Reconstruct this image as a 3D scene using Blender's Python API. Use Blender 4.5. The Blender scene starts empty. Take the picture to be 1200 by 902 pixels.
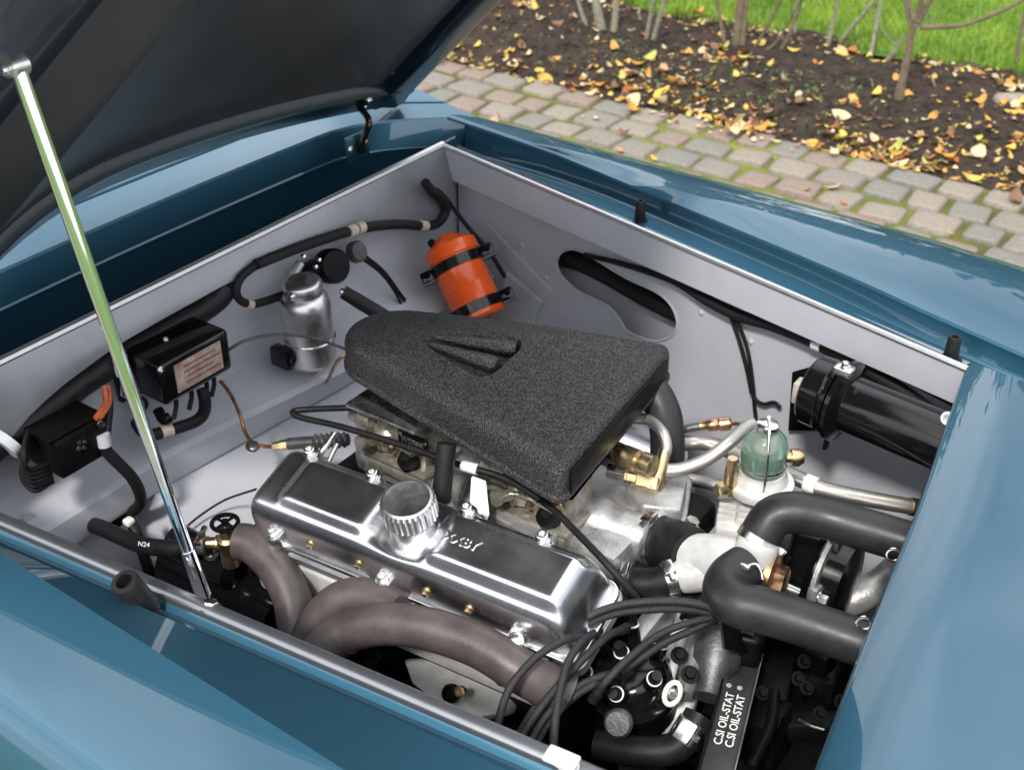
import bpy, bmesh, math, random
import numpy as np
from mathutils import Vector, Matrix, noise
random.seed(7); rng = np.random.default_rng(7)
sc = bpy.context.scene
COL = sc.collection
R_ = math.radians

# ------------------------------------------------------------------ camera
HC = 1.70; F = 1447.0; CX, CY = 600.0, 451.0
CR = Vector((.8142, .5806, 0)); CF = Vector((-.4906, .6858, -.5371))
CR.normalize(); CF = (CF - CF.dot(CR)*CR).normalized(); CU = CR.cross(CF)
O = Vector((0, 0, HC))
cam = bpy.data.cameras.new('camera'); cam.sensor_width = 36; cam.lens = F/1200*36
cam.clip_start = .05; cam.clip_end = 2000
cam.dof.use_dof = True; cam.dof.focus_distance = 1.45; cam.dof.aperture_fstop = 9.0
camo = bpy.data.objects.new('camera', cam); COL.objects.link(camo); sc.camera = camo
M3 = Matrix((CR, CU, -CF)).transposed()
camo.matrix_world = Matrix.Translation(O) @ M3.to_4x4()

# ------------------------------------------------------------------ world, sun, exposure
SUN = Vector((.22, -.85, .95)).normalized()
SEL = math.asin(SUN.z); SROT = math.atan2(SUN.x, SUN.y)
w = bpy.data.worlds.new('World'); sc.world = w; w.use_nodes = True
nt = w.node_tree; nt.nodes.clear()
out = nt.nodes.new('ShaderNodeOutputWorld'); bg = nt.nodes.new('ShaderNodeBackground')
sky = nt.nodes.new('ShaderNodeTexSky'); sky.sky_type = 'NISHITA'; sky.sun_disc = False
sky.sun_elevation = SEL; sky.sun_rotation = SROT; sky.air_density = 1.0; sky.dust_density = 1.5
tc = nt.nodes.new('ShaderNodeTexCoord'); nz = nt.nodes.new('ShaderNodeTexNoise')
nz.inputs['Scale'].default_value = 1.7; nz.inputs['Detail'].default_value = 3.5; nz.inputs['Roughness'].default_value = .58
mp = nt.nodes.new('ShaderNodeMapping'); mp.inputs['Scale'].default_value = (1, 1, 2.4)
cr = nt.nodes.new('ShaderNodeValToRGB'); cr.color_ramp.elements[0].position = .27; cr.color_ramp.elements[1].position = .56
mx = nt.nodes.new('ShaderNodeMixRGB'); mx.inputs[2].default_value = (28, 28.5, 29.4, 1)
nt.links.new(tc.outputs['Generated'], mp.inputs[0]); nt.links.new(mp.outputs[0], nz.inputs['Vector'])
nt.links.new(nz.outputs['Fac'], cr.inputs[0]); nt.links.new(cr.outputs[0], mx.inputs[0])
nt.links.new(sky.outputs[0], mx.inputs[1]); nt.links.new(mx.outputs[0], bg.inputs[0])
bg.inputs[1].default_value = .105
nt.links.new(bg.outputs[0], out.inputs[0])
sl = bpy.data.lights.new('sun', 'SUN'); sl.energy = 4.6; sl.angle = R_(6); sl.color = (1, .95, .88)
slo = bpy.data.objects.new('sun', sl); COL.objects.link(slo)
slo.rotation_euler = (-SUN).to_track_quat('-Z', 'Y').to_euler(); slo.location = (2, -3, 6)
sc.view_settings.view_transform = 'Standard'; sc.view_settings.look = 'None'
sc.view_settings.exposure = -0.34; sc.view_settings.gamma = 1; sc.view_settings.use_curve_mapping = False
sc.cycles.use_denoising = True; sc.cycles.max_bounces = 8
sc.cycles.sample_clamp_indirect = 4

# ------------------------------------------------------------------ pixel -> place helpers
def ray(u, v): return CR*((u-CX)/F) + CU*((CY-v)/F) + CF
def PZ(u, v, z): d = ray(u, v); return O + d*((z-HC)/d.z)
def PX(u, v, x): d = ray(u, v); return O + d*(x/d.x)
def PY(u, v, y): d = ray(u, v); return O + d*(y/d.y)
def PPL(u, v, p0, n): d = ray(u, v); return O + d*((Vector(p0)-O).dot(n)/d.dot(n))
def SCL(p): return F/((Vector(p)-O).dot(CF))
def RP(p, rpx): return rpx/SCL(p)

# ------------------------------------------------------------------ materials
MATS = {}
def mat(name, col, metal=0., rough=.5, var=0., vscale=20., col2=None, bump=0., bscale=80., coat=0., crough=.03, spec=.5, rvar=0., detail=4, trans=0., ior=1.45, stretch=None, bkind='noise'):
    if name in MATS: return MATS[name]
    m = bpy.data.materials.new(name); m.use_nodes = True; n = m.node_tree; b = n.nodes['Principled BSDF']
    b.inputs['Metallic'].default_value = metal; b.inputs['Roughness'].default_value = rough
    b.inputs['Specular IOR Level'].default_value = spec; b.inputs['IOR'].default_value = ior
    b.inputs['Coat Weight'].default_value = coat; b.inputs['Coat Roughness'].default_value = crough
    b.inputs['Transmission Weight'].default_value = trans
    c = (*col, 1); b.inputs['Base Color'].default_value = c
    t = n.nodes.new('ShaderNodeTexCoord'); vec = t.outputs['Object']
    if stretch:
        mpn = n.nodes.new('ShaderNodeMapping'); mpn.inputs['Scale'].default_value = stretch; n.links.new(vec, mpn.inputs[0]); vec = mpn.outputs[0]
    if var > 0 or col2 or rvar > 0:
        z = n.nodes.new('ShaderNodeTexNoise'); z.inputs['Scale'].default_value = vscale; z.inputs['Detail'].default_value = detail; z.inputs['Roughness'].default_value = .62
        n.links.new(vec, z.inputs['Vector'])
        if var > 0 or col2:
            r = n.nodes.new('ShaderNodeValToRGB'); r.color_ramp.elements[0].position = .35; r.color_ramp.elements[1].position = .65
            a = col2 if col2 else tuple(x*(1-var) for x in col); bcol = col if col2 else tuple(min(1, x*(1+var)) for x in col)
            r.color_ramp.elements[0].color = (*a, 1); r.color_ramp.elements[1].color = (*bcol, 1)
            n.links.new(z.outputs['Fac'], r.inputs[0]); n.links.new(r.outputs[0], b.inputs['Base Color'])
        if rvar > 0:
            mr = n.nodes.new('ShaderNodeMapRange'); mr.inputs[1].default_value = .3; mr.inputs[2].default_value = .7
            mr.inputs[3].default_value = max(0, rough-rvar); mr.inputs[4].default_value = rough+rvar
            n.links.new(z.outputs['Fac'], mr.inputs[0]); n.links.new(mr.outputs[0], b.inputs['Roughness'])
    if bump > 0:
        z2 = n.nodes.new('ShaderNodeTexVoronoi' if bkind == 'voronoi' else 'ShaderNodeTexNoise'); z2.inputs['Scale'].default_value = bscale
        if bkind != 'voronoi': z2.inputs['Detail'].default_value = 3
        n.links.new(vec, z2.inputs['Vector'])
        bp = n.nodes.new('ShaderNodeBump'); bp.inputs['Strength'].default_value = bump; bp.inputs['Distance'].default_value = .002
        n.links.new(z2.outputs['Distance' if bkind == 'voronoi' else 'Fac'], bp.inputs['Height']); n.links.new(bp.outputs[0], b.inputs['Normal'])
    MATS[name] = m; return m

PAINT = mat('metallic_blue_paint', (.034, .118, .182), .82, .50, var=.08, vscale=2500, coat=1., crough=.015, detail=1)
PAINT.node_tree.nodes['Principled BSDF'].inputs['Coat IOR'].default_value = 1.54
BAY = mat('pale_grey_bay_paint', (.50, .515, .57), 0, .40, col2=(.43, .445, .49), vscale=4.5, bump=.07, bscale=45, rvar=.08, detail=9)
TRIM = mat('worn_aluminium_trim', (.62, .62, .63), .9, .38, var=.05, vscale=60)
STEELD = mat('dark_steel_rail', (.26, .27, .29), .85, .32, var=.05, vscale=40)
POL = mat('polished_aluminium', (.80, .80, .82), 1., .25, var=.05, vscale=14, rvar=.05, bump=.03, bscale=18)
CAST = mat('cast_aluminium', (.40, .40, .395), .7, .45, var=.22, vscale=45, bump=.25, bscale=260, rvar=.1)
SILV = mat('silver_white_casting', (.60, .60, .585), .15, .42, var=.14, vscale=30, bump=.15, bscale=200, rvar=.08)
CARB = mat('carburettor_zinc', (.36, .34, .29), .7, .38, var=.3, vscale=60, bump=.2, bscale=220)
ZINC = mat('bright_zinc', (.72, .72, .70), 1., .25, var=.1, vscale=80, rvar=.08)
SATIN = mat('satin_aluminium', (.66, .66, .67), 1., .36, var=.1, vscale=60, rvar=.06)
CHROME = mat('chrome', (.86, .86, .86), 1., .06, rvar=.03, vscale=30)
RUB = mat('black_rubber', (.011, .011, .012), 0, .48, spec=.3, var=.25, vscale=60, bump=.06, bscale=400, rvar=.1)
ALLOY = mat('bare_alloy_flange', (.27, .28, .30), .55, .38, var=.12, vscale=9, rvar=.1)
HOSE = mat('charcoal_rubber_hose', (.022, .022, .024), 0, .42, var=.25, vscale=30, rvar=.1, spec=.4, bump=.05, bscale=150)
BLK = mat('black_gloss_enamel', (.005, .005, .006), 0, .16, rvar=.06, vscale=20, bump=.02, bscale=40)
BLKM = mat('black_satin', (.004, .004, .0045), 0, .45, spec=.2, var=.3, vscale=50, rvar=.1)
LOOM = mat('cloth_loom_tape', (.011, .011, .012), 0, .6, spec=.3, bump=.3, bscale=500)
BRAIDK = mat('black_braided_lead', (.022, .022, .024), 0, .45, var=.75, vscale=900, bump=.6, bscale=900, detail=1)
ORANGE = mat('orange_enamel', (.83, .105, .012), 0, .25, var=.05, vscale=9, coat=.3)
BRASS = mat('brass', (.58, .45, .26), 1., .34, var=.18, vscale=60, rvar=.1)
COPPER = mat('copper', (.48, .30, .18), 1., .36, var=.25, vscale=70, rvar=.1)
COPPB = mat('aged_copper_pipe', (.30, .14, .08), .8, .4, var=.3, vscale=90)
EXH = mat('brown_grey_exhaust_coating', (.095, .080, .079), .25, .45, var=.28, vscale=18, bump=.15, bscale=260, rvar=.1, detail=8)
WPLAS = mat('white_plastic', (.78, .78, .76), 0, .4)
TAPE = mat('tan_cloth_tape', (.46, .40, .34), 0, .7, var=.15, vscale=80)
WIRES = mat('orange_brown_wire', (.45, .10, .03), 0, .45)
LINER = mat('charcoal_bonnet_lacquer', (.062, .060, .060), .0, .30, var=.10, vscale=5, spec=.3)
DARKBLUE = mat('dark_blue_edge_paint', (.005, .014, .024), .2, .3, coat=.35, crough=.08)
BLOCK = mat('engine_block_black', (.006, .006, .0065), .1, .5, spec=.25, var=.4, vscale=30, bump=.3, bscale=120)
GREYC = mat('dark_casting', (.10, .10, .105), .6, .45, var=.3, vscale=40, bump=.3, bscale=200)

def special_mats():
    # wrinkle-finish black of the air box: speckled crinkle
    m = bpy.data.materials.new('black_wrinkle_finish'); m.use_nodes = True; n = m.node_tree; b = n.nodes['Principled BSDF']
    t = n.nodes.new('ShaderNodeTexCoord'); z = n.nodes.new('ShaderNodeTexNoise'); z.inputs['Scale'].default_value = 420; z.inputs['Detail'].default_value = 2
    z2 = n.nodes.new('ShaderNodeTexVoronoi'); z2.inputs['Scale'].default_value = 520
    r = n.nodes.new('ShaderNodeValToRGB'); r.color_ramp.elements[0].position = .40; r.color_ramp.elements[0].color = (.004, .004, .0045, 1)
    r.color_ramp.elements[1].position = .70; r.color_ramp.elements[1].color = (.065, .065, .067, 1)
    bp = n.nodes.new('ShaderNodeBump'); bp.inputs['Strength'].default_value = .9; bp.inputs['Distance'].default_value = .0016
    for q in (z, z2): n.links.new(t.outputs['Object'], q.inputs['Vector'])
    n.links.new(z.outputs['Fac'], r.inputs[0]); n.links.new(r.outputs[0], b.inputs['Base Color'])
    ad = n.nodes.new('ShaderNodeMath'); ad.operation = 'ADD'; n.links.new(z.outputs['Fac'], ad.inputs[0]); n.links.new(z2.outputs['Distance'], ad.inputs[1])
    n.links.new(ad.outputs[0], bp.inputs['Height']); n.links.new(bp.outputs[0], b.inputs['Normal'])
    b.inputs['Roughness'].default_value = .42; MATS['wrinkle'] = m
    # braided stainless hose
    m = bpy.data.materials.new('braided_stainless'); m.use_nodes = True; n = m.node_tree; b = n.nodes['Principled BSDF']
    b.inputs['Metallic'].default_value = .9; b.inputs['Roughness'].default_value = .34
    t = n.nodes.new('ShaderNodeTexCoord'); 
    fs = []
    for sgn in (1, -1):
        mp_ = n.nodes.new('ShaderNodeMapping'); mp_.inputs['Rotation'].default_value = (0, 0, sgn*R_(45)); mp_.inputs['Scale'].default_value = (1, 1, 1)
        wv = n.nodes.new('ShaderNodeTexWave'); wv.inputs['Scale'].default_value = 1.0
        n.links.new(t.outputs['UV'], mp_.inputs[0]); n.links.new(mp_.outputs[0], wv.inputs['Vector']); fs.append(wv)
    mu = n.nodes.new('ShaderNodeMath'); mu.operation = 'MAXIMUM'; n.links.new(fs[0].outputs['Fac'], mu.inputs[0]); n.links.new(fs[1].outputs['Fac'], mu.inputs[1])
    r = n.nodes.new('ShaderNodeValToRGB'); r.color_ramp.elements[0].color = (.16, .15, .13, 1); r.color_ramp.elements[1].color = (.66, .64, .60, 1)
    n.links.new(mu.outputs[0], r.inputs[0]); n.links.new(r.outputs[0], b.inputs['Base Color'])
    bp = n.nodes.new('ShaderNodeBump'); bp.inputs['Strength'].default_value = .5; bp.inputs['Distance'].default_value = .001
    n.links.new(mu.outputs[0], bp.inputs['Height']); n.links.new(bp.outputs[0], b.inputs['Normal']); MATS['braid'] = m
    # green glass bowl
    MATS['glass'] = mat('green_glass', (.78, .90, .84), 0, .04, trans=.92, ior=1.45)
    MATS['fuel'] = mat('green_fuel', (.10, .22, .16), 0, .12, coat=.5)
special_mats()
WRK = MATS['wrinkle']; BRAID = MATS['braid']

# ------------------------------------------------------------------ objects
def tag(o, label=None, cat=None, group=None, kind=None):
    if label: o['label'] = label
    if cat: o['category'] = cat
    if group: o['group'] = group
    if kind: o['kind'] = kind
    return o
def thing(name, label, cat, loc, group=None):
    o = bpy.data.objects.new(name, None); COL.objects.link(o); o.location = loc; o.empty_display_size = .05
    return tag(o, label, cat, group)
def root_loc(p):
    l = Vector((0, 0, 0))
    while p is not None: l += p.location; p = p.parent
    return l

class MB:
    def __init__(s): s.v = []; s.f = []; s.uv = None
    def add(s, vs, fs):
        k = len(s.v); s.v += [tuple(x) for x in vs]; s.f += [tuple(i+k for i in q) for q in fs]; return s
    def build(s, name, m, parent=None, smooth=True, ang=40, kind=None, label=None):
        me = bpy.data.meshes.new(name); l = root_loc(parent)
        me.from_pydata([(x-l.x, y-l.y, z-l.z) for x, y, z in s.v], [], s.f)
        me.validate(); 
        if s.uv:
            lay = me.uv_layers.new(name='UVMap')
            for lp in me.loops: lay.data[lp.index].uv = s.uv.get(lp.vertex_index, (0, 0))
        me.update()
        if smooth:
            me.polygons.foreach_set('use_smooth', [True]*len(me.polygons)); me.set_sharp_from_angle(angle=R_(ang))
        for x in (m if isinstance(m, (list, tuple)) else [m]): me.materials.append(x)
        o = bpy.data.objects.new(name, me); COL.objects.link(o); o.parent = parent
        if kind: o['kind'] = kind
        if label: o['label'] = label
        return o
    # --- primitives
    def tube(s, pts, r, n=12, sub=6, caps=True, uvr=None):
        P = [Vector(p) for p in pts]; rs = r if isinstance(r, (list, tuple)) else [r]*len(P)
        if len(P) > 2 and sub > 1:
            Q = []; q = []
            for i in range(len(P)-1):
                a = P[i-1] if i else P[i]*2-P[i+1]; b, c = P[i], P[i+1]; d = P[i+2] if i+2 < len(P) else P[i+1]*2-P[i]
                for k in range(sub):
                    t = k/sub
                    Q.append(.5*((2*b)+(c-a)*t+(2*a-5*b+4*c-d)*t*t+(3*b-a-3*c+d)*t**3)); q.append(rs[i]*(1-t)+rs[i+1]*t)
            Q.append(P[-1]); q.append(rs[-1]); P, rs = Q, q
        t0 = (P[1]-P[0]).normalized(); up = Vector((0, 0, 1)) if abs(t0.z) < .9 else Vector((1, 0, 0))
        nrm = t0.cross(up).normalized(); vs = []; L = 0; k0 = len(s.v)
        for i, p in enumerate(P):
            t = (P[min(i+1, len(P)-1)]-P[max(i-1, 0)]).normalized()
            nrm = (nrm - t*nrm.dot(t)).normalized(); bn = t.cross(nrm)
            if i: L += (P[i]-P[i-1]).length
            for j in range(n):
                a = 2*math.pi*j/n; vs.append(p + (nrm*math.cos(a)+bn*math.sin(a))*rs[i])
                if uvr:
                    if s.uv is None: s.uv = {}
                    jj = j if j <= n/2 else n-j
                    s.uv[k0+len(vs)-1] = (L*uvr, jj/n*2*math.pi*rs[i]*uvr)
        fs = []
        for i in range(len(P)-1):
            for j in range(n):
                a = i*n+j; b = i*n+(j+1) % n; fs.append((a, b, b+n, a+n))
        if caps: fs += [tuple(range(n))[::-1], tuple(range((len(P)-1)*n, len(P)*n))]
        return s.add(vs, fs)
    def lathe(s, o, ax, prof, n=28, closed=True):
        o = Vector(o); ax = Vector(ax).normalized(); e = ax.cross(Vector((0, 0, 1)) if abs(ax.z) < .9 else Vector((1, 0, 0))).normalized(); g = ax.cross(e)
        vs = []; fs = []
        for h, r in prof:
            for j in range(n):
                a = 2*math.pi*j/n; vs.append(o+ax*h+(e*math.cos(a)+g*math.sin(a))*max(r, 1e-5))
        for i in range(len(prof)-1):
            for j in range(n):
                a = i*n+j; b = i*n+(j+1) % n; fs.append((a, b, b+n, a+n))
        if closed: fs += [tuple(range(n))[::-1], tuple(range((len(prof)-1)*n, len(prof)*n))]
        return s.add(vs, fs)
    def box(s, c, size, ax=None, bev=.0, seg=2):
        bm = bmesh.new(); bmesh.ops.create_cube(bm, size=1)
        for v in bm.verts: v.co = Vector((v.co.x*size[0], v.co.y*size[1], v.co.z*size[2]))
        if bev > 0: bmesh.ops.bevel(bm, geom=bm.edges[:], offset=bev, segments=seg, affect='EDGES', profile=.5)
        A = ax if ax else (Vector((1, 0, 0)), Vector((0, 1, 0)), Vector((0, 0, 1))); c = Vector(c)
        bm.verts.index_update()
        s.add([c+A[0]*v.co.x+A[1]*v.co.y+A[2]*v.co.z for v in bm.verts], [tuple(v.index for v in f.verts) for f in bm.faces]); bm.free(); return s
    def prism(s, pts, d, bev=0):
        # pts: 3-D outline, d: thickness vector
        bm = bmesh.new(); vs = [bm.verts.new(p) for p in pts]; f = bm.faces.new(vs)
        r = bmesh.ops.extrude_face_region(bm, geom=[f]); nv = [g for g in r['geom'] if isinstance(g, bmesh.types.BMVert)]
        bmesh.ops.translate(bm, vec=Vector(d), verts=nv); bmesh.ops.recalc_face_normals(bm, faces=bm.faces[:])
        if bev > 0: bmesh.ops.bevel(bm, geom=bm.edges[:], offset=bev, segments=2, affect='EDGES', profile=.5)
        bm.verts.index_update()
        s.add([v.co.copy() for v in bm.verts], [tuple(v.index for v in q.verts) for q in bm.faces]); bm.free(); return s
    def hexbolt(s, o, ax, r, h, washer=True):
        o = Vector(o); ax = Vector(ax).normalized()
        if washer: s.lathe(o, ax, [(0, r*1.55), (h*.22, r*1.55)], 16)
        s.lathe(o+ax*h*.22, ax, [(0, r), (h*.65, r), (h*.8, r*.86)], 6)
        return s
    def grid(s, rows):
        n = len(rows[0]); vs = [p for r in rows for p in r]; fs = []
        for i in range(len(rows)-1):
            for j in range(n-1): a = i*n+j; fs.append((a, a+1, a+n+1, a+n))
        return s.add(vs, fs)
def spline1(xs, ys, x): return float(np.interp(x, xs, ys))
def catmull(P, sub):
    P = [Vector(p) for p in P]; Q = []
    for i in range(len(P)-1):
        a = P[i-1] if i else P[i]*2-P[i+1]; b, c = P[i], P[i+1]; d = P[i+2] if i+2 < len(P) else P[i+1]*2-P[i]
        for k in range(sub):
            t = k/sub; Q.append(.5*((2*b)+(c-a)*t+(2*a-5*b+4*c-d)*t*t+(3*b-a-3*c+d)*t**3))
    Q.append(P[-1]); return Q
def tri_fill(loops):
    """flat face with holes: loops of 3-D points (first outer) -> verts, faces"""
    bm = bmesh.new(); ed = []
    for lp in loops:
        vs = [bm.verts.new(p) for p in lp]
        for i in range(len(vs)): ed.append(bm.edges.new((vs[i], vs[(i+1) % len(vs)])))
    bmesh.ops.triangle_fill(bm, use_beauty=True, use_dissolve=False, edges=ed); bm.verts.index_update()
    r = [v.co.copy() for v in bm.verts], [tuple(v.index for v in f.verts) for f in bm.faces]; bm.free(); return r
X3, Y3, Z3 = Vector((1, 0, 0)), Vector((0, 1, 0)), Vector((0, 0, 1))

# ================================================================== THE CAR SHELL
YC = 1.095
def farY(x): return 1.684-.185*(x+1.358)
def nearY(x): return .507+.128*(x+1.358)
def rimZ(x): return .85-.0145*(x+1.358)
car = thing('car', 'blue metallic classic car with its bonnet propped open over the engine bay', 'car', (-.8, YC, 0))

# wing profile, mirrored for the near side; distance from the centre line -> height
def ridge(x, side):
    if side > 0: return spline1([-2.4, -1.5, -1.15, -.653, -.43, .6], [1.80, 1.775, 1.735, 1.630, 1.580, 1.40], x)-YC
    return YC-spline1([-2.4, -1.36, -1.05, -.8, -.4, .6], [.44, .455, .503, .535, .585, .70], x)
def riserz(x): return spline1([-1.7, -1.3, -.9, -.5, .6], [.868, .866, .862, .858, .80], x)
def gutz(x, side): return spline1([-1.6, -1.3, -1.0, -.6, .6], [.805, .815, .828, .824, .765], x) if side > 0 else rimZ(x)-.012
def wing(side):
    xs = [-3.6+i*.06 for i in range(73)]; rows = []
    for x in xs:
        a = ridge(x, side); zr = riserz(x); dz = zr-.866
        pr = [(a, zr), (.606, .879+dz), (.655, .876+dz), (.71, .864+dz), (.745, .846+dz), (.775, .818+dz), (.80, .765+dz), (.817, .68), (.825, .55), (.822, .40), (.80, .26)]
        if side < 0: pr = pr[:2]+[(.66, .8665+dz), (.700, .8555+dz), (.716, .847+dz), (.735, .822+dz), (.757, .775+dz), (.775, .70), (.785, .55), (.78, .40), (.76, .26)]
        if a > .59: pr[1] = (a+.006, zr+.001)
        if a > .645 and a < .69: pr[2] = (a+.012, zr+.002)
        c = catmull([Vector((p, q, 0)) for p, q in pr[1:]], 4)
        pts = [Vector((x, YC+side*a, zr-.004))]
        pts += [Vector((x, YC+side*(a+.003), zr))]+[Vector((x, YC+side*q.x, q.y)) for q in c]
        rows.append(pts if side > 0 else pts[::-1])
    MB().grid(rows).build('front_wing', PAINT, car, ang=11 if side < 0 else 20)
    rows = []
    for x in [-1.30+i*.05 for i in range(39)] if side < 0 else [-1.365+i*.05 for i in range(40)]:
        y0 = (farY(x)+.006) if side > 0 else nearY(x)-.010; y1 = YC+side*(ridge(x, side)+.001); g = gutz(x, side)
        if side > 0: y0 = max(y0, 0)
        z0 = rimZ(x)-.006
        pts = [Vector((x, y0, z0)), Vector((x, y0+side*.006, max(g, z0-.02))), Vector((x, y0+(y1-y0)*.45, g+.002)), Vector((x, y1-side*.008, g)), Vector((x, y1-side*.001, g+.006)), Vector((x, y1, riserz(x)-.003))]
        if side < 0: pts = pts[::-1]
        rows.append(pts)
    MB().grid(rows).build('bonnet_gutter', PAINT, car, ang=50)
wing(1); wing(-1)

# nose panel forward of the opening
def noseedge(t):
    P = [PZ(1136, 424, .838), PZ(1075, 600, .836), PZ(1018, 740, .836), PZ(957, 902, .836), PZ(925, 992, .838)]
    return P[int(t)].lerp(P[min(int(t)+1, 4)], t-int(t)) if t < 4 else P[4]
rows = []
for i in range(25):
    e = noseedge(i/6); k = i/24
    base = [Vector((e.x-.004, e.y, e.z-.022)), Vector((e.x-.002, e.y, e.z-.004)), Vector((e.x+.003, e.y, e.z))]
    for j in range(1, 15):
        x = e.x+.003+j*.06; yf = farY(x)+.02; yn = nearY(x)-.02; y = yf+(yn-yf)*k
        base.append(Vector((x, y, e.z-.06*(j/14.)**2*1.4-.004*j/14)))
    rows.append(base)
MB().grid([list(r) for r in zip(*rows)]).build('nose_panel', PAINT, car, ang=60)

# scuttle trough, riser and cowl top behind the bulkhead rim
rows = []
for i in range(33):
    y = .43+i*(1.80-.43)/32; c = max(0, abs(y-YC)-.47)/.21; bend = .13*c*c; bow = .03*(1-((y-YC)/.7)**2)
    xr = -1.515-bow+bend
    pr = [(-1.366, .846), (-1.372, .80), (-1.376, .66), (xr-.02, .65), (xr-.03, .66), (xr-.03, .806), (xr-.006, .809), (xr-.008, .812), (xr-.012, .862), (xr-.015, .866), (xr-.085, .878), (xr-.087, .872), (xr-.092, .872), (xr-.094, .880), (xr-.15, .890), (xr-.35, .915), (xr-.62, .925)]
    rows.append([Vector((max(-2.2, a), y, b)) for a, b in pr])
MB().grid(rows).build('scuttle_panel', PAINT, car, ang=25)
# windscreen-side end of the body
MB().box((-2.14, YC, .60), (.12, 1.50, .58), bev=.03).build('scuttle_base', PAINT, car)
ws = [Vector((-1.97, YC-.62, .925)), Vector((-1.97, YC+.62, .925)), Vector((-2.42, YC+.50, 1.30)), Vector((-2.42, YC-.50, 1.30))]
scr = MB().prism(ws, (.004, 0, .005)).build('windscreen', mat('tinted_glass', (.02, .026, .028), 0, .04, coat=.5), car)
MB().tube(ws+[ws[0]], .014, 10, 1).build('frame', CHROME, scr)
MB().prism([ws[3]+Vector((0, -.02, .01)), ws[2]+Vector((0, .02, .01)), Vector((-3.5, YC+.50, 1.32)), Vector((-3.5, YC-.50, 1.32))], (0, 0, .02), bev=.006).build('roof', PAINT, car)
for sg in (1, -1): MB().prism([Vector((-2.06, YC+sg*.64, .90)), Vector((-2.46, YC+sg*.52, 1.30)), Vector((-3.5, YC+sg*.52, 1.31)), Vector((-3.5, YC+sg*.66, .90))], (0, sg*.01, 0)).build('side_glass', mat('tinted_glass', (.02, .026, .028)), car)

# --- bay edges
def bead(name, pts, r, m): return MB().tube(pts, r, 8, 2).build(name, m, car)
xs = [-1.358+i*(1.04/20) for i in range(21)]
bead('edge_trim', [Vector((x, farY(x), rimZ(x)-.001)) for x in xs], .0048, TRIM)
bead('edge_trim', [Vector((-1.358, farY(-1.358)+(nearY(-1.358)-farY(-1.358))*t/20, .850)) for t in range(21)], .0065, TRIM)
nr = [[Vector((x, nearY(x)+dy, rimZ(x)+dz)) for dy, dz in [(-.010, -.010), (-.010, -.002), (-.008, .0015), (-.003, .003), (.003, .003), (.007, .001), (.009, -.004), (.009, -.018)]] for x in [-1.358+i*.0555 for i in range(22)]]
MB().grid([r_[::-1] for r_ in nr]).build('edge_rail', STEELD, car, ang=60)
# far inner flange below the rim, then the inner wing set back behind it
def sheet(name, quad, m, th=.002, parent=None): return MB().prism(quad, th).build(name, m, parent or car, smooth=False)
OFF = .045
xa, xb = -1.36, -.2
MB().prism([Vector((xa, farY(xa)-.001, rimZ(xa)-.004)), Vector((xb, farY(xb)-.001, rimZ(xb)-.004)), Vector((xb, farY(xb)+.004, rimZ(xb)-.062)), Vector((xa, farY(xa)+.004, rimZ(xa)-.066))], (0, .002, 0)).build('inner_flange', BAY, car)
wn = Vector((.185, 1, 0)).normalized(); wp = Vector((xa, farY(xa)+OFF, .8))
def WALL(u, v): return PPL(u, v, wp, wn)
slot = [WALL(u, v) for u, v in [(652, 308), (656, 298), (667, 292), (680, 294), (702, 306), (735, 326), (768, 341), (784, 354), (792, 368), (794, 380), (790, 391), (780, 397), (765, 399), (745, 393), (733, 386), (725, 373), (713, 359), (694, 349), (674, 339), (661, 327), (654, 317)]]
ex = Vector((1, -.185, 0)).normalized()
outer = [Vector((xa, farY(xa)+OFF, .835)), Vector((-.15, farY(-.15)+OFF, .815)), Vector((-.15, farY(-.15)+OFF, .30)), Vector((xa, farY(xa)+OFF, .30))]
slot = catmull(slot+[slot[0]], 3)[:-1]
vs, fs = tri_fill([outer, slot])
mb = MB().add(vs, fs)
k = len(slot); mb.add([p for p in slot]+[p+wn*.004 for p in slot], [(i, (i+1) % k, (i+1) % k+k, i+k) for i in range(k)])
iw = mb.build('inner_wing', BAY, car, ang=20)
tb = MB().tube([p-wn*.001 for p in slot+[slot[0], slot[1]]], .0022, 6, 1); tb.build('slot_edge', BAY, iw)
# panel and hose seen through the slot
MB().prism([WALL(600, 240)+wn*.07, WALL(860, 340)+wn*.07, WALL(860, 470)+wn*.035, WALL(600, 420)+wn*.035], wn*.002).build('wheel_arch_panel', BAY, car)
MB().tube([WALL(u, v)+wn*.035 for u, v in [(630, 305), (665, 314), (700, 331), (745, 357), (800, 384), (840, 402)]], .0185, 14).build('vent_hose', RUB, car)
# gusset strips on inner wing
gp = [WALL(556, 268), WALL(640, 352), WALL(652, 346), WALL(572, 262)]
MB().prism(gp, -wn*.004).build('gusset_strip', BAY, car)
MB().prism([WALL(596, 318), WALL(640, 352), WALL(625, 392), WALL(590, 392)], -wn*.012).build('gusset_plate', BAY, car)
for u, v in [(822, 366), (950, 404), (640, 325), (612, 288), (880, 400)]:
    MB().lathe(WALL(u, v), -wn, [(0, .0055), (.002, .005), (.004, .002)], 10).build('rivet', BAY, car)
# near inner wing (hidden side) and undertray
MB().prism([Vector((-1.36, nearY(-1.36)-.006, .845)), Vector((-.15, nearY(-.15)-.006, .83)), Vector((-.15, nearY(-.15)-.02, .25)), Vector((-1.36, nearY(-1.36)-.02, .25))], (0, -.002, 0)).build('inner_wing', BAY, car)
MB().box((-.62, YC, .21), (1.55, 1.36, .02)).build('undertray', BLKM, car)
MB().prism([Vector((.12, .55, .25)), Vector((.12, 1.66, .25)), Vector((.10, 1.60, .80)), Vector((.10, .62, .80))], (.02, 0, 0)).build('front_valance', BLKM, car)
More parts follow.
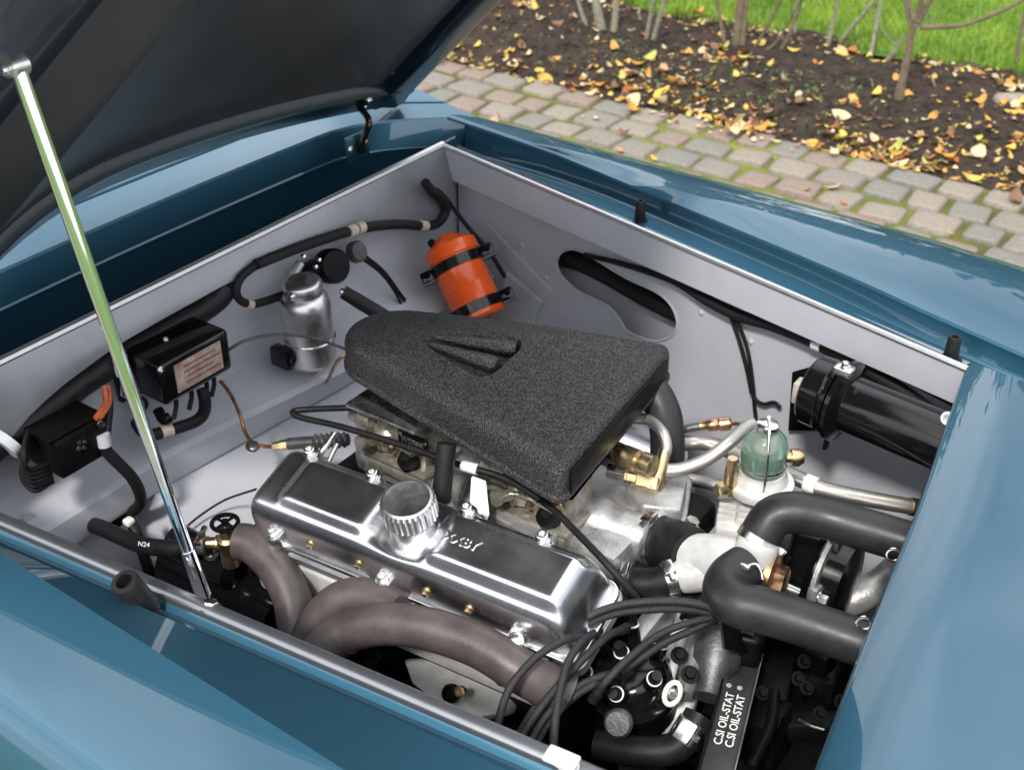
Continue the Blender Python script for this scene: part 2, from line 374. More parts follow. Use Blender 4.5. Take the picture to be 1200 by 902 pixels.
# radiator behind the nose panel
rad = MB().box((-.06, YC, .52), (.06, .62, .42), bev=.006).build('radiator', BLKM, car)

# --- bulkhead
bx = -1.350
fl_px = [(0, 512), (30, 476), (65, 446), (100, 420), (130, 399), (170, 376), (210, 354), (250, 332), (290, 312), (330, 292), (370, 274), (410, 262), (450, 257), (480, 256), (505, 252)]
bot = [PX(u, v, bx) for u, v in fl_px]
ys = [p.y for p in bot]; zs = [p.z for p in bot]
rows = [[], [], []]
for i in range(41):
    y = .512+i*(1.684-.512)/40; zb = spline1(ys, zs, y) if y >= ys[0] else zs[0]
    zb = min(zb, .832)
    for j, (t, dx) in enumerate([(0, 0), (.55, .016), (1, .020)]): rows[j].append(Vector((bx+dx*(1 if j == 1 else 1)-.002, y, .847+(zb-.847)*t)))
MB().grid(rows).build('bulkhead_flange', ALLOY, car, ang=60)
def bulk(y):   # profile of the bulkhead at y : list of (x, z)
    k = min(1, max(0, (y-.95)/.35)); l2 = -1.322+.055*k
    return [(-1.372, .846), (-1.372, .645), (-1.366, .632), (l2-.012, .607), (l2, .602), (l2+.006, .594), (-1.312+.03*k, .556), (-1.314+.03*k, .548)]
rows = [[Vector((x, y, z)) for x, z in bulk(y)] for y in [.49+i*.05 for i in range(26)]]
MB().grid([list(r) for r in zip(*rows)]).build('bulkhead', BAY, car, ang=30)
# toe board below (recessed), tunnel cover sloping forward
MB().prism([Vector((-1.352, .49, .56)), Vector((-1.352, .93, .56)), Vector((-1.34, .93, .22)), Vector((-1.34, .49, .22))], (-.004, 0, 0)).build('toe_board', BAY, car)
rows = []
for i in range(15):
    y = .905+i*.05
    rows.append([Vector((-1.33, y, .552)), Vector((-1.29, y, .535)), Vector((-1.14, y, .475)), Vector((-1.0, y, .36)), Vector((-.95, y, .24))])
rows.insert(0, [Vector((p.x-.02, .89, p.z-.03)) for p in rows[0]]); rows.insert(0, [Vector((p.x, .885, .24)) for p in rows[0]])
MB().grid([list(r) for r in zip(*rows)]).build('tunnel_cover', BAY, car, ang=50)
# oval duct hole with black grommet under the flange
c = PX(238, 352, -1.366)
mb = MB()
pts = [c+Vector((0, math.cos(a)*.075+.02*math.sin(a), math.sin(a)*.028)) for a in [2*math.pi*i/24 for i in range(24)]]
mb.prism(pts, (.006, 0, 0), ).build('duct_grommet', RUB, car)
MB().prism([PX(u, v, -1.366) for u, v in [(0, 515), (110, 450), (170, 420), (200, 400), (262, 340), (240, 330), (120, 395), (0, 485)]], (.004, 0, 0)).build('felt_pad', RUB, car)
# stamped plate and small clip on the bulkhead
MB().prism([PX(u, v, -1.340) for u, v in [(24, 607), (33, 598), (55, 614), (50, 621)]], (.002, 0, 0)).build('stamped_plate', BAY, car)

# --- rubber buffers standing on the rim
for p, r in [(PZ(750, 252, .838), .0075), (PZ(1115, 414, .832), .0085)]:
    b = MB().lathe(p, Z3 if r < .01 else Vector((.15, -.2, 1)), [(-.01, r*1.25), (0, r*1.2), (.012, r*1.1), (.022, r*1.05), (.026, r*.9), (.026, r*.55), (.016, r*.5)], 20).build('rubber_buffer', RUB, car)
    MB().lathe(p-Z3*.012, Z3, [(0, r*1.9), (.003, r*1.9)], 20).build('foot', RUB, b)
a_, b_ = PZ(170, 710, .842), PZ(146, 682, .884)
b = MB().lathe(a_, b_-a_, [(-.006, .0135), (0, .0145), ((b_-a_).length, .0145), ((b_-a_).length+.002, .0135), ((b_-a_).length+.002, .0085), ((b_-a_).length-.012, .008)], 24).build('rubber_buffer', RUB, car)
MB().box(PZ(176, 716, .842), (.03, .010, .004), bev=.001).build('foot', RUB, b)

# --- bonnet
TH = R_(41.5); HP = Vector((-1.507, YC, .884)); sd = Vector((math.cos(TH), 0, math.sin(TH))); nd = Vector((-math.sin(TH), 0, math.cos(TH)))
def bhw(s): return .64-.185*s
def bon(s, t, h=0.):     # t in -1..1 across, h out of the underside
    y = t*(bhw(max(s, 0)) if t > 0 else .715-.17*max(s, 0)); crown = .066*(1-(t*t if t > 0 else min(1, 5.5*t*t)))*(1-.25*min(1, s))
    return HP+sd*s+Vector((0, y, 0))+nd*(crown+h)
NT = 33; ts = [-1+2*i/(NT-1) for i in range(NT)]
ss = [-.004, 0, .1, .2, .35, .5, .65, .8, .95, 1.08, 1.2]
def bsheet(name, ss, ts, h, m, parent, ang=40):
    return MB().grid([[bon(s, t, h) for t in ts] for s in ss]).build(name, m, parent, ang=ang)
bonnet = bsheet('bonnet', ss, ts, .020, PAINT, car)
# underside lacquered panel and rolled frame round it
bsheet('bonnet_liner', ss[1:], ts, .012, LINER, bonnet)
fr = MB()
def frame_strip(path, wv):  # path of (s,t) ; closed rolled section across inward direction
    rows = []
    for s, t in path:
        rows.append([bon(s+wv[0]*k, t+wv[1]*k, h) for k, h in [(-.02, .022), (-.03, .008), (0, -.006), (.18, -.010), (.6, -.006), (.86, -.008), (.95, .002), (1, .0125)]])
    return rows
bl = MB().grid(frame_strip([(0.0, t) for t in ts], (.075, 0))).build('bonnet_frame', DARKBLUE, bonnet, ang=60)
for sg in (1, -1):
    MB().grid(frame_strip([(s, sg*1.0) for s in [0, .1, .2, .3, .45, .6, .8, 1.0, 1.2]], (0, -sg*(.115 if sg > 0 else .29)))).build('bonnet_frame', DARKBLUE, bonnet, ang=60)
    MB().tube([bon(s, sg*1.004, .012) for s in [0, .2, .4, .6, .8, 1.0, 1.2]], .0045, 8, 3).build('bonnet_skin_edge', PAINT, bonnet)
# hinge arms
for t in (.82, -.82):
    a = bon(.03, t, -.008); b0 = Vector((-1.47, YC+t*.60, .86)); 
    h = MB().tube([a+sd*.02, a, (a+b0)/2+Vector((.02, 0, .01)), b0, b0-Z3*.02], .0065, 8).build('hinge', BLK, bonnet)
    MB().box(b0+Vector((-.012, 0, -.012)), (.006, .06, .05), bev=.002).build('hinge_plate', PAINT, h)
    for q in (-.02, .02): MB().hexbolt(b0+Vector((-.009, q, -.01)), X3, .005, .006).build('hinge_bolt', ZINC, h)
    MB().hexbolt(a+Vector((0, .008, 0)), -nd, .005, .006).build('hinge_bolt', ZINC, h); MB().hexbolt(a+sd*.03, -nd, .005, .006).build('hinge_bolt', ZINC, h)

# wheels under the wings, out of sight
for y in (YC-.68, YC+.68):
    t = MB().lathe(Vector((-.62, y-.08, .30)), Y3, [(0, .19), (.005, .27), (.03, .298), (.13, .298), (.155, .27), (.16, .19)], 40).build('wheel', RUB, car)
    MB().lathe(Vector((-.62, y-.06, .30)), Y3, [(0, .05), (.0, .18), (.12, .185), (.12, .05)], 32).build('rim', ZINC, t)
#PART2
# ================================================================== BAY EQUIPMENT
# ---- bonnet prop
p1 = PY(20, 78, .61); p0 = PY(242, 708, .612)
t = thing('bonnet_prop', 'long chromed prop rod holding the bonnet open', 'prop rod', p0)
MB().tube([p0, p1], [.0062, .0075], 16, 1).build('rod', CHROME, t)
MB().tube([p0+(p1-p0)*.02, p0+(p1-p0)*.12], [.0085, .0072], 12, 1).build('lower_sleeve', CHROME, t)
mb = MB().lathe(p1-Vector((0, .009, 0)), Y3, [(0, .006), (.003, .009), (.017, .009), (.020, .006)], 18); mb.hexbolt(p1-Vector((0, .010, 0)), -Y3, .005, .006); mb.build('top_pivot', ZINC, t)
MB().box(p0+Vector((.004, .004, -.008)), (.03, .012, .012), bev=.003).build('foot_bracket', ZINC, t)

# ---- wrinkle-black air box
z_t = .845
def fillet(P0, P1, P2, r, n=5):
    a_ = (P0-P1).normalized(); b_ = (P2-P1).normalized(); return [ (P1+a_*r)*(1-t)**2+P1*2*t*(1-t)+(P1+b_*r)*t*t for t in [i/n for i in range(n+1)]]
PT = lambda u, v: PZ(u, v, z_t)
f1, f2 = PT(790, 401), PT(658, 551)
rr0 = catmull([PT(u, v) for u, v in [(430, 416), (412, 405), (404, 395), (404, 385), (413, 375), (428, 367), (448, 361), (478, 359)]], 4)
far_ = [PT(560, 367), PT(640, 377), PT(720, 390)]; near_ = [PT(600, 516), PT(540, 481), PT(470, 440)]
ab = rr0+far_+fillet(far_[-1], f1, f2, .020)+[f1.lerp(f2, k/6) for k in (1.5, 2.5, 3.5, 4.5)]+fillet(f1, f2, near_[0], .020)+near_
rear = ab
cen = sum(ab, Vector())/len(ab)
def smooth_outline(P, sub=3):
    n = len(P); Q = []
    for i in range(n):
        a, b, c, d = P[i-1], P[i], P[(i+1) % n], P[(i+2) % n]
        for k in range(sub): tt = k/sub; Q.append(.5*((2*b)+(c-a)*tt+(2*a-5*b+4*c-d)*tt*tt+(3*b-a-3*c+d)*tt**3))
    return Q
def inset(P, d):
    n = len(P); area = sum(P[i-1].x*P[i].y-P[i].x*P[i-1].y for i in range(n)); sg = 1 if area > 0 else -1; Q = []
    for i in range(n):
        a, b, c = P[i-1], P[i], P[(i+1) % n]
        n1 = Vector((-(b-a).y, (b-a).x, 0)).normalized()*sg; n2 = Vector((-(c-b).y, (c-b).x, 0)).normalized()*sg
        m = (n1+n2).normalized(); Q.append(b+m*d/max(.6, m.dot(n1)))
    return Q
rings = [(-.0035, -.052), (-.0035, -.047), (-.0005, -.043), (-.0005, -.016), (.0012, -.009), (.0045, -.0038), (.009, -.001), (.014, 0)]
airbox = thing('air_box', 'wedge shaped air box in speckled black wrinkle paint on top of the engine', 'air box', (cen.x, cen.y, z_t-.07))
mb = MB(); n = len(rear); top = None
for i, (d, h) in enumerate(rings):
    q = [Vector((p.x, p.y, z_t+h)) for p in inset(rear, d)]
    mb.v += [tuple(p) for p in q]; top = q
for i in range(len(rings)-1):
    for j in range(n): a = i*n+j; b = i*n+(j+1) % n; mb.f.append((a, b, b+n, a+n))
scoop = [PZ(u, v, z_t) for u, v in [(499, 401), (506, 394), (520, 389), (560, 390), (600, 394), (610, 400), (610, 409), (600, 418), (588, 430), (576, 439), (562, 442), (548, 436), (528, 424), (508, 411)]]
scoop = [Vector((p.x, p.y, z_t)) for p in smooth_outline(scoop, 2)]
vs, fs = tri_fill([top, scoop]); mb.add(vs, fs)
k = len(scoop); sc2 = sum(scoop, Vector())/k
lo = [sc2+(p-sc2)*.93-Z3*.026 for p in scoop]; mb.add(scoop+lo, [(i, (i+1) % k, (i+1) % k+k, i+k) for i in range(k)]); mb.add(lo, [tuple(range(k))])
shell = mb.build('shell', WRK, airbox, ang=28)
for (u0, v0, u1, v1, r0, r1) in [(510, 395, 605, 408, .004, .0105), (503, 403, 583, 428, .004, .0115)]:
    a, b = PZ(u0, v0, z_t-.002), PZ(u1, v1, z_t-.006)
    MB().tube([a, a+(b-a)*.15, a+(b-a)*.85, b], [r0*.6, r0*1.1, r1, r1*.8], 14, 4).build('scoop_ridge', WRK, shell)
# base tray with lip
q0 = [Vector((p.x, p.y, z_t-.0525)) for p in inset(rear, .004)]; q1 = [p-Z3*.006 for p in q0]; q2 = [Vector((p.x, p.y, z_t-.080)) for p in inset(rear, .045)]
k = len(q0); mb = MB(); mb.add(q0+q1+q2, [(i, (i+1) % k, (i+1) % k+k, i+k) for i in range(k)]+[(i+k, (i+1) % k+k, (i+1) % k+2*k, i+2*k) for i in range(k)]+[tuple(range(k)), tuple(range(2*k, 3*k))[::-1]])
mb.build('base_tray', BLKM, airbox, ang=30)
# smooth front end plate
fa, fb = PZ(781, 411, z_t), PZ(668, 541, z_t)
fn = (fa-fb).cross(Z3).normalized(); fn = fn if fn.x > 0 else -fn
MB().prism([fa+fn*.001-Z3*.012, fb+fn*.001-Z3*.012, fb+fn*.001-Z3*.046, fa+fn*.001-Z3*.046], fn*.003, bev=.001).build('end_plate', BLKM, airbox)

# ---- engine: frame of the near bank
EX = Vector((1, .080, .0146)).normalized(); TB = R_(17)
EN = (Vector((0, -math.sin(TB), math.cos(TB)))); EN = (EN-EX*EN.dot(EX)).normalized(); EV = EN.cross(EX)
EV = EV if EV.y > 0 else -EV
engine = thing('engine', 'V6 engine with polished aluminium rocker cover and tubular exhaust', 'engine', (-.8, YC, .22))
RC0 = Vector((-1.0007, .8773, .687)); RL = .468
def rc(s, v, h): return RC0+EX*s+EV*v+EN*h
# rocker cover, lofted: straight sides, two raised plateaus with a saddle for the filler
def sm(a, b, x): x = min(1, max(0, (x-a)/(b-a))); return x*x*(3-2*x)
NS, NV = 130, 61; rows = []
for i in range(NS+1):
    s = RL*i/NS; e0, e1 = s, RL-s
    k0 = min(1, e0/.022); k1 = min(1, e1/.034)
    bh = .064*(1-(1-k0)**2.6)**(1/2.6)*(1-(1-k1)**2.4)**(1/2.4)
    aw = .052-.005*(1-k0)**2-.006*(1-k1)**2
    plat = sm(.040, .062, s)*(1-sm(.172, .196, s))*.8+sm(.258, .285, s)*(1-sm(RL-.030, RL-.008, s))
    row = []
    for j in range(NV):
        a = math.pi*j/(NV-1); cs, sn = math.cos(a), math.sin(a)
        vv = aw*math.copysign(abs(cs)**.36, cs); hh = bh*(max(0, sn)**.34)
        tt = abs(vv)/aw; pz = plat*.011*(1-sm(.52, .80, tt)); dish = -.012*math.exp(-((s-.228)/.030)**2)*(1-sm(.5, .95, tt))
        row.append(rc(s, vv*(1+.05*(1-hh/.064)), .012+hh+(pz+dish)*min(1, bh/.06)))
    rows.append(row)
cover = MB().grid(rows).build('rocker_cover', POL, engine, ang=60)
def rrect(x0, x1, hv, r, h, n=6):
    P = []
    for cx_, cy_, a0 in [(x1-r, hv-r, 0), (x0+r, hv-r, 90), (x0+r, -hv+r, 180), (x1-r, -hv+r, 270)]:
        for i in range(n+1): a = R_(a0+90*i/n); P.append(rc(cx_+r*math.cos(a), cy_+r*math.sin(a), h))
    return P
MB().prism(rrect(-.006, RL+.010, .0605, .02, 0), EN*.014, bev=.002).build('flange', POL, cover)
MB().prism(rrect(-.008, RL+.012, .063, .02, -.014), EN*.0135).build('gasket', TRIM, cover)
# bolt bosses on the flange
for s, v in [(.040, -.056), (.212, -.057), (.400, -.058), (.040, .047), (.140, .047), (.280, .047), (.385, .047)]:
    hb = .046 if v > 0 else 0
    b = MB().lathe(rc(s, v, .010), EN, [(0, .0135), (.012+hb, .0125), (.016+hb, .0105)], 20).build('boss', POL, cover)
    mb = MB(); mb.lathe(rc(s, v, .026+hb), EN, [(0, .0085), (.002, .0090)], 16); mb.lathe(rc(s, v, .028+hb), EN, [(0, .0062), (.007, .0072), (.008, .006), (.008, .0042), (.003, .004)], 16); mb.build('bolt', ZINC, b)
for s in (.10, .175, .275, .335):
    MB().hexbolt(rc(s, -.053, .034), -EV, .0045, .006).build('stud', BRASS, cover)
# oil filler neck and knurled cap
fc = rc(.232, .0, .062); fax = (EN*.8+Z3*.3).normalized()
MB().lathe(fc-fax*.02, fax, [(0, .038), (.018, .034), (.030, .030), (.048, .0295)], 32).build('filler_neck', POL, cover)
mb = MB(); prof = [(0, .030), (.003, .034), (.026, .034), (.030, .031), (.0315, .028), (.0305, .024), (.0305, 0.0001)]
N = 120; e = fax.cross(X3).normalized(); g = fax.cross(e); vs = []; fs = []
for h, r in prof:
    for j in range(N):
        rr = r*(1-(.05 if (j % 4 < 2 and .002 < h < .028) else 0)); a = 2*math.pi*j/N
        vs.append(fc+fax*(.030+h)+(e*math.cos(a)+g*math.sin(a))*rr)
for i in range(len(prof)-1):
    for j in range(N): a = i*N+j; b = i*N+(j+1) % N; fs.append((a, b, b+N, a+N))
mb.add(vs, fs).build('oil_filler_cap', SATIN, cover, ang=18)
# raised lettering on the cover
def text_mesh(txt, size, o, dx, dy, m, name, parent, ext=.0008, bold=0., align='CENTER', shear=0):
    cu = bpy.data.curves.new('txt', 'FONT'); cu.body = txt; cu.size = size; cu.extrude = ext; cu.align_x = align; cu.align_y = 'CENTER'; cu.offset = bold; cu.shear = shear
    cu.resolution_u = 3
    ob = bpy.data.objects.new('txt', cu); COL.objects.link(ob); dg = bpy.context.evaluated_depsgraph_get(); me = bpy.data.meshes.new_from_object(ob.evaluated_get(dg))
    bpy.data.objects.remove(ob); l = root_loc(parent); dx = Vector(dx).normalized(); dy = (Vector(dy)-dx*Vector(dy).dot(dx)).normalized(); dz = dx.cross(dy)
    for v in me.vertices: c = v.co.copy(); v.co = Vector(o)-l+dx*c.x+dy*c.y+dz*c.z
    me.materials.clear(); me.materials.append(m); o2 = bpy.data.objects.new(name, me); COL.objects.link(o2); o2.parent = parent; return o2
text_mesh('XXBY', .018, rc(.305, -.002, .0870), EX, EV, POL, 'raised_lettering', cover, ext=.0014, bold=.0007)

# cylinder head, block, manifold castings
hd = MB(); hd.prism([rc(-.015, .062, -.015), rc(RL-.045, .062, -.015), rc(RL-.045, -.066, -.015), rc(-.015, -.066, -.015)], -EN*.085-EV*.012, bev=.006); head = hd.build('cylinder_head', SILV, engine)
MB().prism([rc(-.02, .05, -.101), rc(RL-.03, .05, -.101), rc(RL-.03, -.065, -.101), rc(-.02, -.065, -.101)], -EN*.26+EV*.03, bev=.008).build('cylinder_bank', BLOCK, engine)
# far bank, mostly out of sight
def rcm(s, v, h): p = rc(s, v, h); return Vector((p.x, 2*1.125-p.y, p.z))
MB().prism([rcm(-.02, .06, -.20), rcm(.36, .06, -.20), rcm(.36, -.07, -.20), rcm(-.02, -.07, -.20)], (Vector((0, .3, .95))*.10), bev=.006).build('cylinder_head', CAST, engine)
MB().prism([rcm(0, .05, -.10), rcm(.35, .05, -.10), rcm(.35, -.05, -.10), rcm(0, -.05, -.10)], (Vector((0, .3, .95))*.06), bev=.02).build('rocker_cover', POL, engine)
MB().box((-.80, 1.125, .44), (.50, .30, .42), bev=.02).build('engine_block', BLOCK, engine)
MB().box((-.80, 1.12, .655), (.44, .17, .07), bev=.015).build('inlet_manifold', CAST, engine)
MB().prism([PZ(u, v, .700) for u, v in [(540, 582), (640, 640), (690, 590), (560, 520)]], (0, 0, -.02), bev=.004).build('manifold_top', CAST, engine)

# ---- carburettors
def carb(o, name_plate, label):
    o = Vector(o)
    t = thing('carburettor', label, 'carburettor', o, 'carburettors under the air box')
    MB().box(o+Vector((0, .0, .012)), (.105, .080, .024), bev=.008, seg=3).build('base_flange', CARB, t)
    MB().box(o+Vector((0, .0, .028)), (.112, .086, .008), bev=.003).build('gasket_flange', CARB, t)
    body = MB().box(o+Vector((.004, .006, .056)), (.085, .066, .060), bev=.010, seg=2).build('body', CARB, t)
    MB().lathe(o+Vector((-.028, -.012, .04)), Z3, [(0, .024), (.025, .022), (.03, .017), (.045, .017), (.058, .030), (.069, .034)], 24).build('float_chamber', CARB, t)
    MB().box(o+Vector((-.005, -.008, .112)), (.12, .10, .006), bev=.002).build('top_plate', ZINC, t)
    mb = MB()
    for dx_, dz_ in ((-.03, .045), (-.005, .05), (.02, .04), (.032, .06)): mb.hexbolt(o+Vector((dx_, -.028, dz_)), -Y3, .006, .012)
    mb.build('jet_screw', BRASS, body)
    MB().lathe(o+Vector((.022, -.03, .036)), Vector((.1, -.5, .85)), [(0, .016), (.010, .016), (.014, .010), (.02, .007)], 18).build('dust_plug', BLKM, body)
    mb = MB(); mb.lathe(o+Vector((-.048, -.02, .07)), -X3, [(0, .018), (.02, .018), (.028, .012), (.04, .012)], 18); mb.lathe(o+Vector((-.030, -.03, .055)), Vector((-.3, -1, .2)), [(0, .008), (.03, .008), (.03, .011), (.036, .011)], 12); mb.build('choke_housing', CARB, body)
    MB().tube([o+Vector((-.05, -.04, .05)), o+Vector((-.01, -.045, .07)), o+Vector((.035, -.042, .062))], .003, 8).build('linkage', ZINC, body)
    if name_plate:
        c = PY(552, 522, 0) if 0 else o+Vector((.030, -.031, .074))
        pl = MB().box(c, (.052, .003, .022), bev=.001).build('name_plate', BLKM, body)
        text_mesh('WEBER', .0125, c+Vector((0, -.0022, 0)), X3, Z3, ZINC, 'lettering', pl, ext=.0004, bold=.0003)
        for q in (-.022, .022): MB().lathe(c+Vector((q, -.001, .007)), -Y3, [(0, .003), (.002, .002)], 8).build('rivet', ZINC, pl)
    return t
c1 = PZ(468, 560, .668); carb(Vector((c1.x, c1.y+.03, .668)), True, 'zinc carburettor with black name plate beneath the rounded rear of the air box')
c2 = PZ(628, 630, .672); carb(Vector((c2.x-.005, c2.y+.035, .672)), False, 'dark carburettor in shadow beneath the square front corner of the air box')

# ---- breather pipe rising from the rocker cover
a = PZ(517, 585, .735); b = a+Vector((-.012, .03, .065))
t = thing('breather_pipe', 'short vertical black breather pipe between rocker cover and air box', 'pipe', a)
MB().tube([a-Z3*.03, a, a+(b-a)*.6, b], .0125, 18, 4).build('pipe', RUB, t)
MB().lathe(a-Z3*.02, Z3, [(0, .019), (.015, .018), (.02, .0145)], 22).build('collar', CAST, t)

# ---- throttle cable with bracket
cab = [PZ(u, v, z) for u, v, z in [(470, 472, .77), (420, 477, .765), (372, 479, .755), (347, 481, .75), (344, 485, .75), (356, 490, .75), (400, 500, .752), (470, 521, .755), (540, 545, .758), (590, 560, .756), (640, 590, .75), (680, 628, .742), (715, 665, .73), (745, 700, .70), (752, 712, .68)]]
t = thing('throttle_cable', 'black throttle cable looping back along the side of the air box', 'cable', PZ(560, 600, .72))
cb = MB().tube(cab, .0045, 10, 6).build('cable_sheath', RUB, t)
a, b = PZ(541, 545, .758), PZ(560, 550, .758)
MB().tube([a, a+(b-a)*.2, b], [.0065, .0072, .0078], 16, 1).build('ferrule', WPLAS, cb)
b0 = rc(.275, .056, .03)
br = [PZ(u, v, z) for u, v, z in [(552, 560, .752), (568, 566, .752), (572, 606, .722), (566, 618, .715), (552, 618, .713), (549, 607, .718)]]
MB().prism(br, Vector((.0, .003, .002)), bev=.0006).build('cable_bracket', WPLAS, t)
MB().hexbolt(PZ(559, 611, .722), EN, .007, .008).build('bracket_bolt', ZINC, t)

# ---- linkage rods at the rear of the rocker cover
t = thing('throttle_linkage', 'thin bright throttle linkage rods behind the rocker cover', 'linkage', PZ(375, 545, .71))
MB().tube([PZ(370, 540, .72), PZ(378, 528, .735), PZ(392, 507, .75)], .0042, 10).build('rod', ZINC, t)
MB().tube([PZ(382, 546, .72), PZ(395, 520, .74)], .0035, 10, 1).build('rod', ZINC, t)
MB().lathe(PZ(378, 548, .715), EN, [(0, .012), (.012, .011), (.016, .008)], 16).build('pivot', CAST, t)

# ---- clutch hose: brass union, ribbed rubber
t = thing('hydraulic_hose', 'ribbed grey hydraulic hose with brass union on a copper pipe', 'hose', PZ(340, 520, .60))
pp = [PZ(u, v, z) for u, v, z in [(258, 446, .66), (270, 462, .645), (281, 485, .625), (287, 505, .605), (296, 519, .60), (312, 523, .60), (322, 523, .605)]]
MB().tube(pp, .0032, 8).build('copper_pipe', COPPB, t)
a, b = PZ(320, 523, .605), PZ(340, 520, .61)
MB().lathe(a, b-a, [(0, .007), (.012, .007), (.012, .0085), (.026, .0085), (.028, .006)], 6).build('union', BRASS, t)
mb = MB(); pts = []; rs = []
a, b = PZ(338, 520, .61), PZ(408, 515, .63)
for i in range(33): q = i/32; pts.append(a.lerp(b, q)); rs.append(.0095 if q < .4 else (.0125 if i % 3 == 0 else .0095))
mb.tube(pts, rs, 14, 1).build('ribbed_sleeve', GREYC, t)
c = PZ(296, 524, .60); mb = MB().lathe(c, Vector((.4, -.2, 1)), [(0, .011), (.003, .011)], 14); mb.hexbolt(c, Vector((.4, -.2, 1)), .005, .007); mb.build('pipe_clip', ZINC, t)

# ---- brake fluid reservoir
c = PX(366, 424, -1.290)
t = thing('brake_fluid_reservoir', 'polished aluminium brake fluid can with ribbed cap on the bulkhead', 'reservoir', c)
ax = Vector((0, -.03, 1))
can = MB().lathe(c, ax, [(0, .030), (.004, .038), (.010, .041), (.012, .0415), (.110, .0415), (.122, .039), (.130, .033), (.132, .030)], 40).build('can', SATIN, t)
cp = c+ax.normalized()*.130
cap = MB().lathe(cp, ax, [(0, .030), (.003, .0318), (.020, .0318), (.024, .029), (.026, .024), (.0245, .020), (.0245, .0001)], 40).build('cap', SATIN, t)
MB().lathe(cp+Vector((.006, -.028, .01)), Vector((.2, -1, .25)), [(0, .006), (.008, .006), (.012, .004)], 12).build('level_stud', ZINC, cap)
MB().lathe(c, -Z3, [(0, .010), (.006, .010), (.006, .007), (.022, .007)], 6).build('outlet_union', BRASS, t)
MB().tube([c-Z3*.02, c+Vector((.005, 0, -.036)), c+Vector((.015, .012, -.042)), PZ(395, 424, .66), PZ(410, 412, .68)], .0032, 8).build('copper_pipe', COPPER, t)
br = MB(); br.box(c+Vector((-.02, -.045, .025)), (.04, .02, .035), bev=.003); br.hexbolt(c+Vector((.0, -.048, .028)), X3, .007, .007); br.build('mounting_bracket', BLK, t)
MB().tube([c+Vector((.042*math.cos(a), .042*math.sin(a), .05)) for a in [2*math.pi*i/24 for i in range(25)]], .0016, 6, 1).build('band', ZINC, t)
# ignition switchgear behind the can
c = PX(385, 312, -1.335)
t = thing('wiring_junction', 'black wiring junction with round cap beside the brake fluid can', 'junction', c)
MB().lathe(c, Vector((1, -.2, .4)), [(0, .030), (.02, .030), (.026, .026)], 24).build('round_housing', BLKM, t)
MB().lathe(PX(415, 296, -1.335), Vector((1, 0, .5)), [(0, .019), (.012, .019), (.016, .016), (.016, .011)], 22).build('round_cap', GREYC, t)
MB().box(PX(362, 318, -1.335), (.03, .05, .022), bev=.004).build('terminal_block', BLKM, t)
mb = MB()
for q in [(354, 300), (368, 312), (372, 304)]: mb.lathe(PX(*q, -1.322), X3, [(0, .004), (.006, .004), (.008, .002)], 10)
mb.build('terminal_screw', ZINC, t)
MB().tube([PX(u, v, -1.335) for u, v in [(352, 308), (342, 325), (334, 345)]], .008, 8).build('steel_strap', CAST, t)
for i, pth in enumerate([[(420, 300), (440, 312), (460, 335), (480, 362)], [(424, 303), (446, 320), (462, 341), (474, 365)], [(426, 298), (450, 318), (470, 345), (486, 365)]]):
    MB().tube([PX(u, v, -1.33+.02*k/3) for k, (u, v) in enumerate(pth)], .0026, 8).build('wire', RUB, t)

# ---- short black lever tube
a = PX(402, 342, -1.27); b = PX(452, 372, -1.21)
t = thing('clutch_pushrod_boot', 'short black rubber covered tube with bright end behind the air box', 'tube', a)
MB().tube([a, a+(b-a)*.4, a+(b-a)*.8, a+(b-a)*1.2, b+(b-a)*.6], [.0115, .0125, .0125, .0125, .0125], 16, 2).build('sleeve', RUB, t)
MB().lathe(a, a-b, [(0, .006), (.004, .005), (.006, .002)], 12).build('end_stud', ZINC, t)

# ---- grey breather line over the brake can
P = [PX(u, v, x) for u, v, x in [(266, 411, -1.27), (288, 399, -1.25), (325, 392, -1.235), (362, 395, -1.22), (392, 404, -1.20), (412, 412, -1.18)]]
t = thing('vacuum_line', 'thin grey line arching from the regulator box past the brake fluid can', 'line', P[0])
MB().tube(P, .0026, 8).build('line_tube', GREYC, t)
# ---- control box with label
c = PX(238, 428, -1.262)
t = thing('voltage_regulator', 'glossy black regulator box with worn paper label on the bulkhead', 'control box', c-Vector((.05, 0, .04)))
cov = MB().box(c+Vector((-.046, -.010, .001)), (.092, .132, .070), bev=.008, seg=3).build('cover', BLK, t)
MB().box(c+Vector((-.085, -.015, -.006)), (.012, .155, .085), bev=.003).build('base_plate', BLKM, t)
lab = mat('worn_paper_label', (.46, .38, .34), 0, .6, col2=(.30, .16, .13), vscale=60, rvar=.1)
lb = MB().box(c+Vector((.0008, -.008, .002)), (.0014, .088, .046)).build('paper_label', lab, cov)
mb = MB()
for i, wd in enumerate((.06, .07, .05, .066)): mb.box(c+Vector((.0018, -.006+.004*(i % 2), .016-.009*i)), (.0004, wd, .0018))
mb.build('printed_line', mat('label_ink', (.12, .06, .05), 0, .7), lb)
mb = MB(); mb.hexbolt(c+Vector((.0, -.074, .03)), X3, .004, .006); mb.hexbolt(c+Vector((-.05, -.02, .036)), Z3, .003, .004); mb.build('cover_screw', ZINC, cov)
MB().prism([c+Vector((-.08, -.085, .03)), c+Vector((-.08, -.092, -.035)), c+Vector((-.07, -.075, -.055)), c+Vector((-.074, -.07, .02))], (.002, .001, 0)).build('side_bracket', ZINC, t)
for k, (dy, dz) in enumerate([(-.04, -.04), (-.01, -.04), (.02, -.042), (.035, -.04)]):
    p = c+Vector((-.025, dy, dz)); MB().tube([p, p-Z3*.018, p+Vector((.004, -.012, -.035))], .0036, 8).build('terminal_wire', RUB, t)

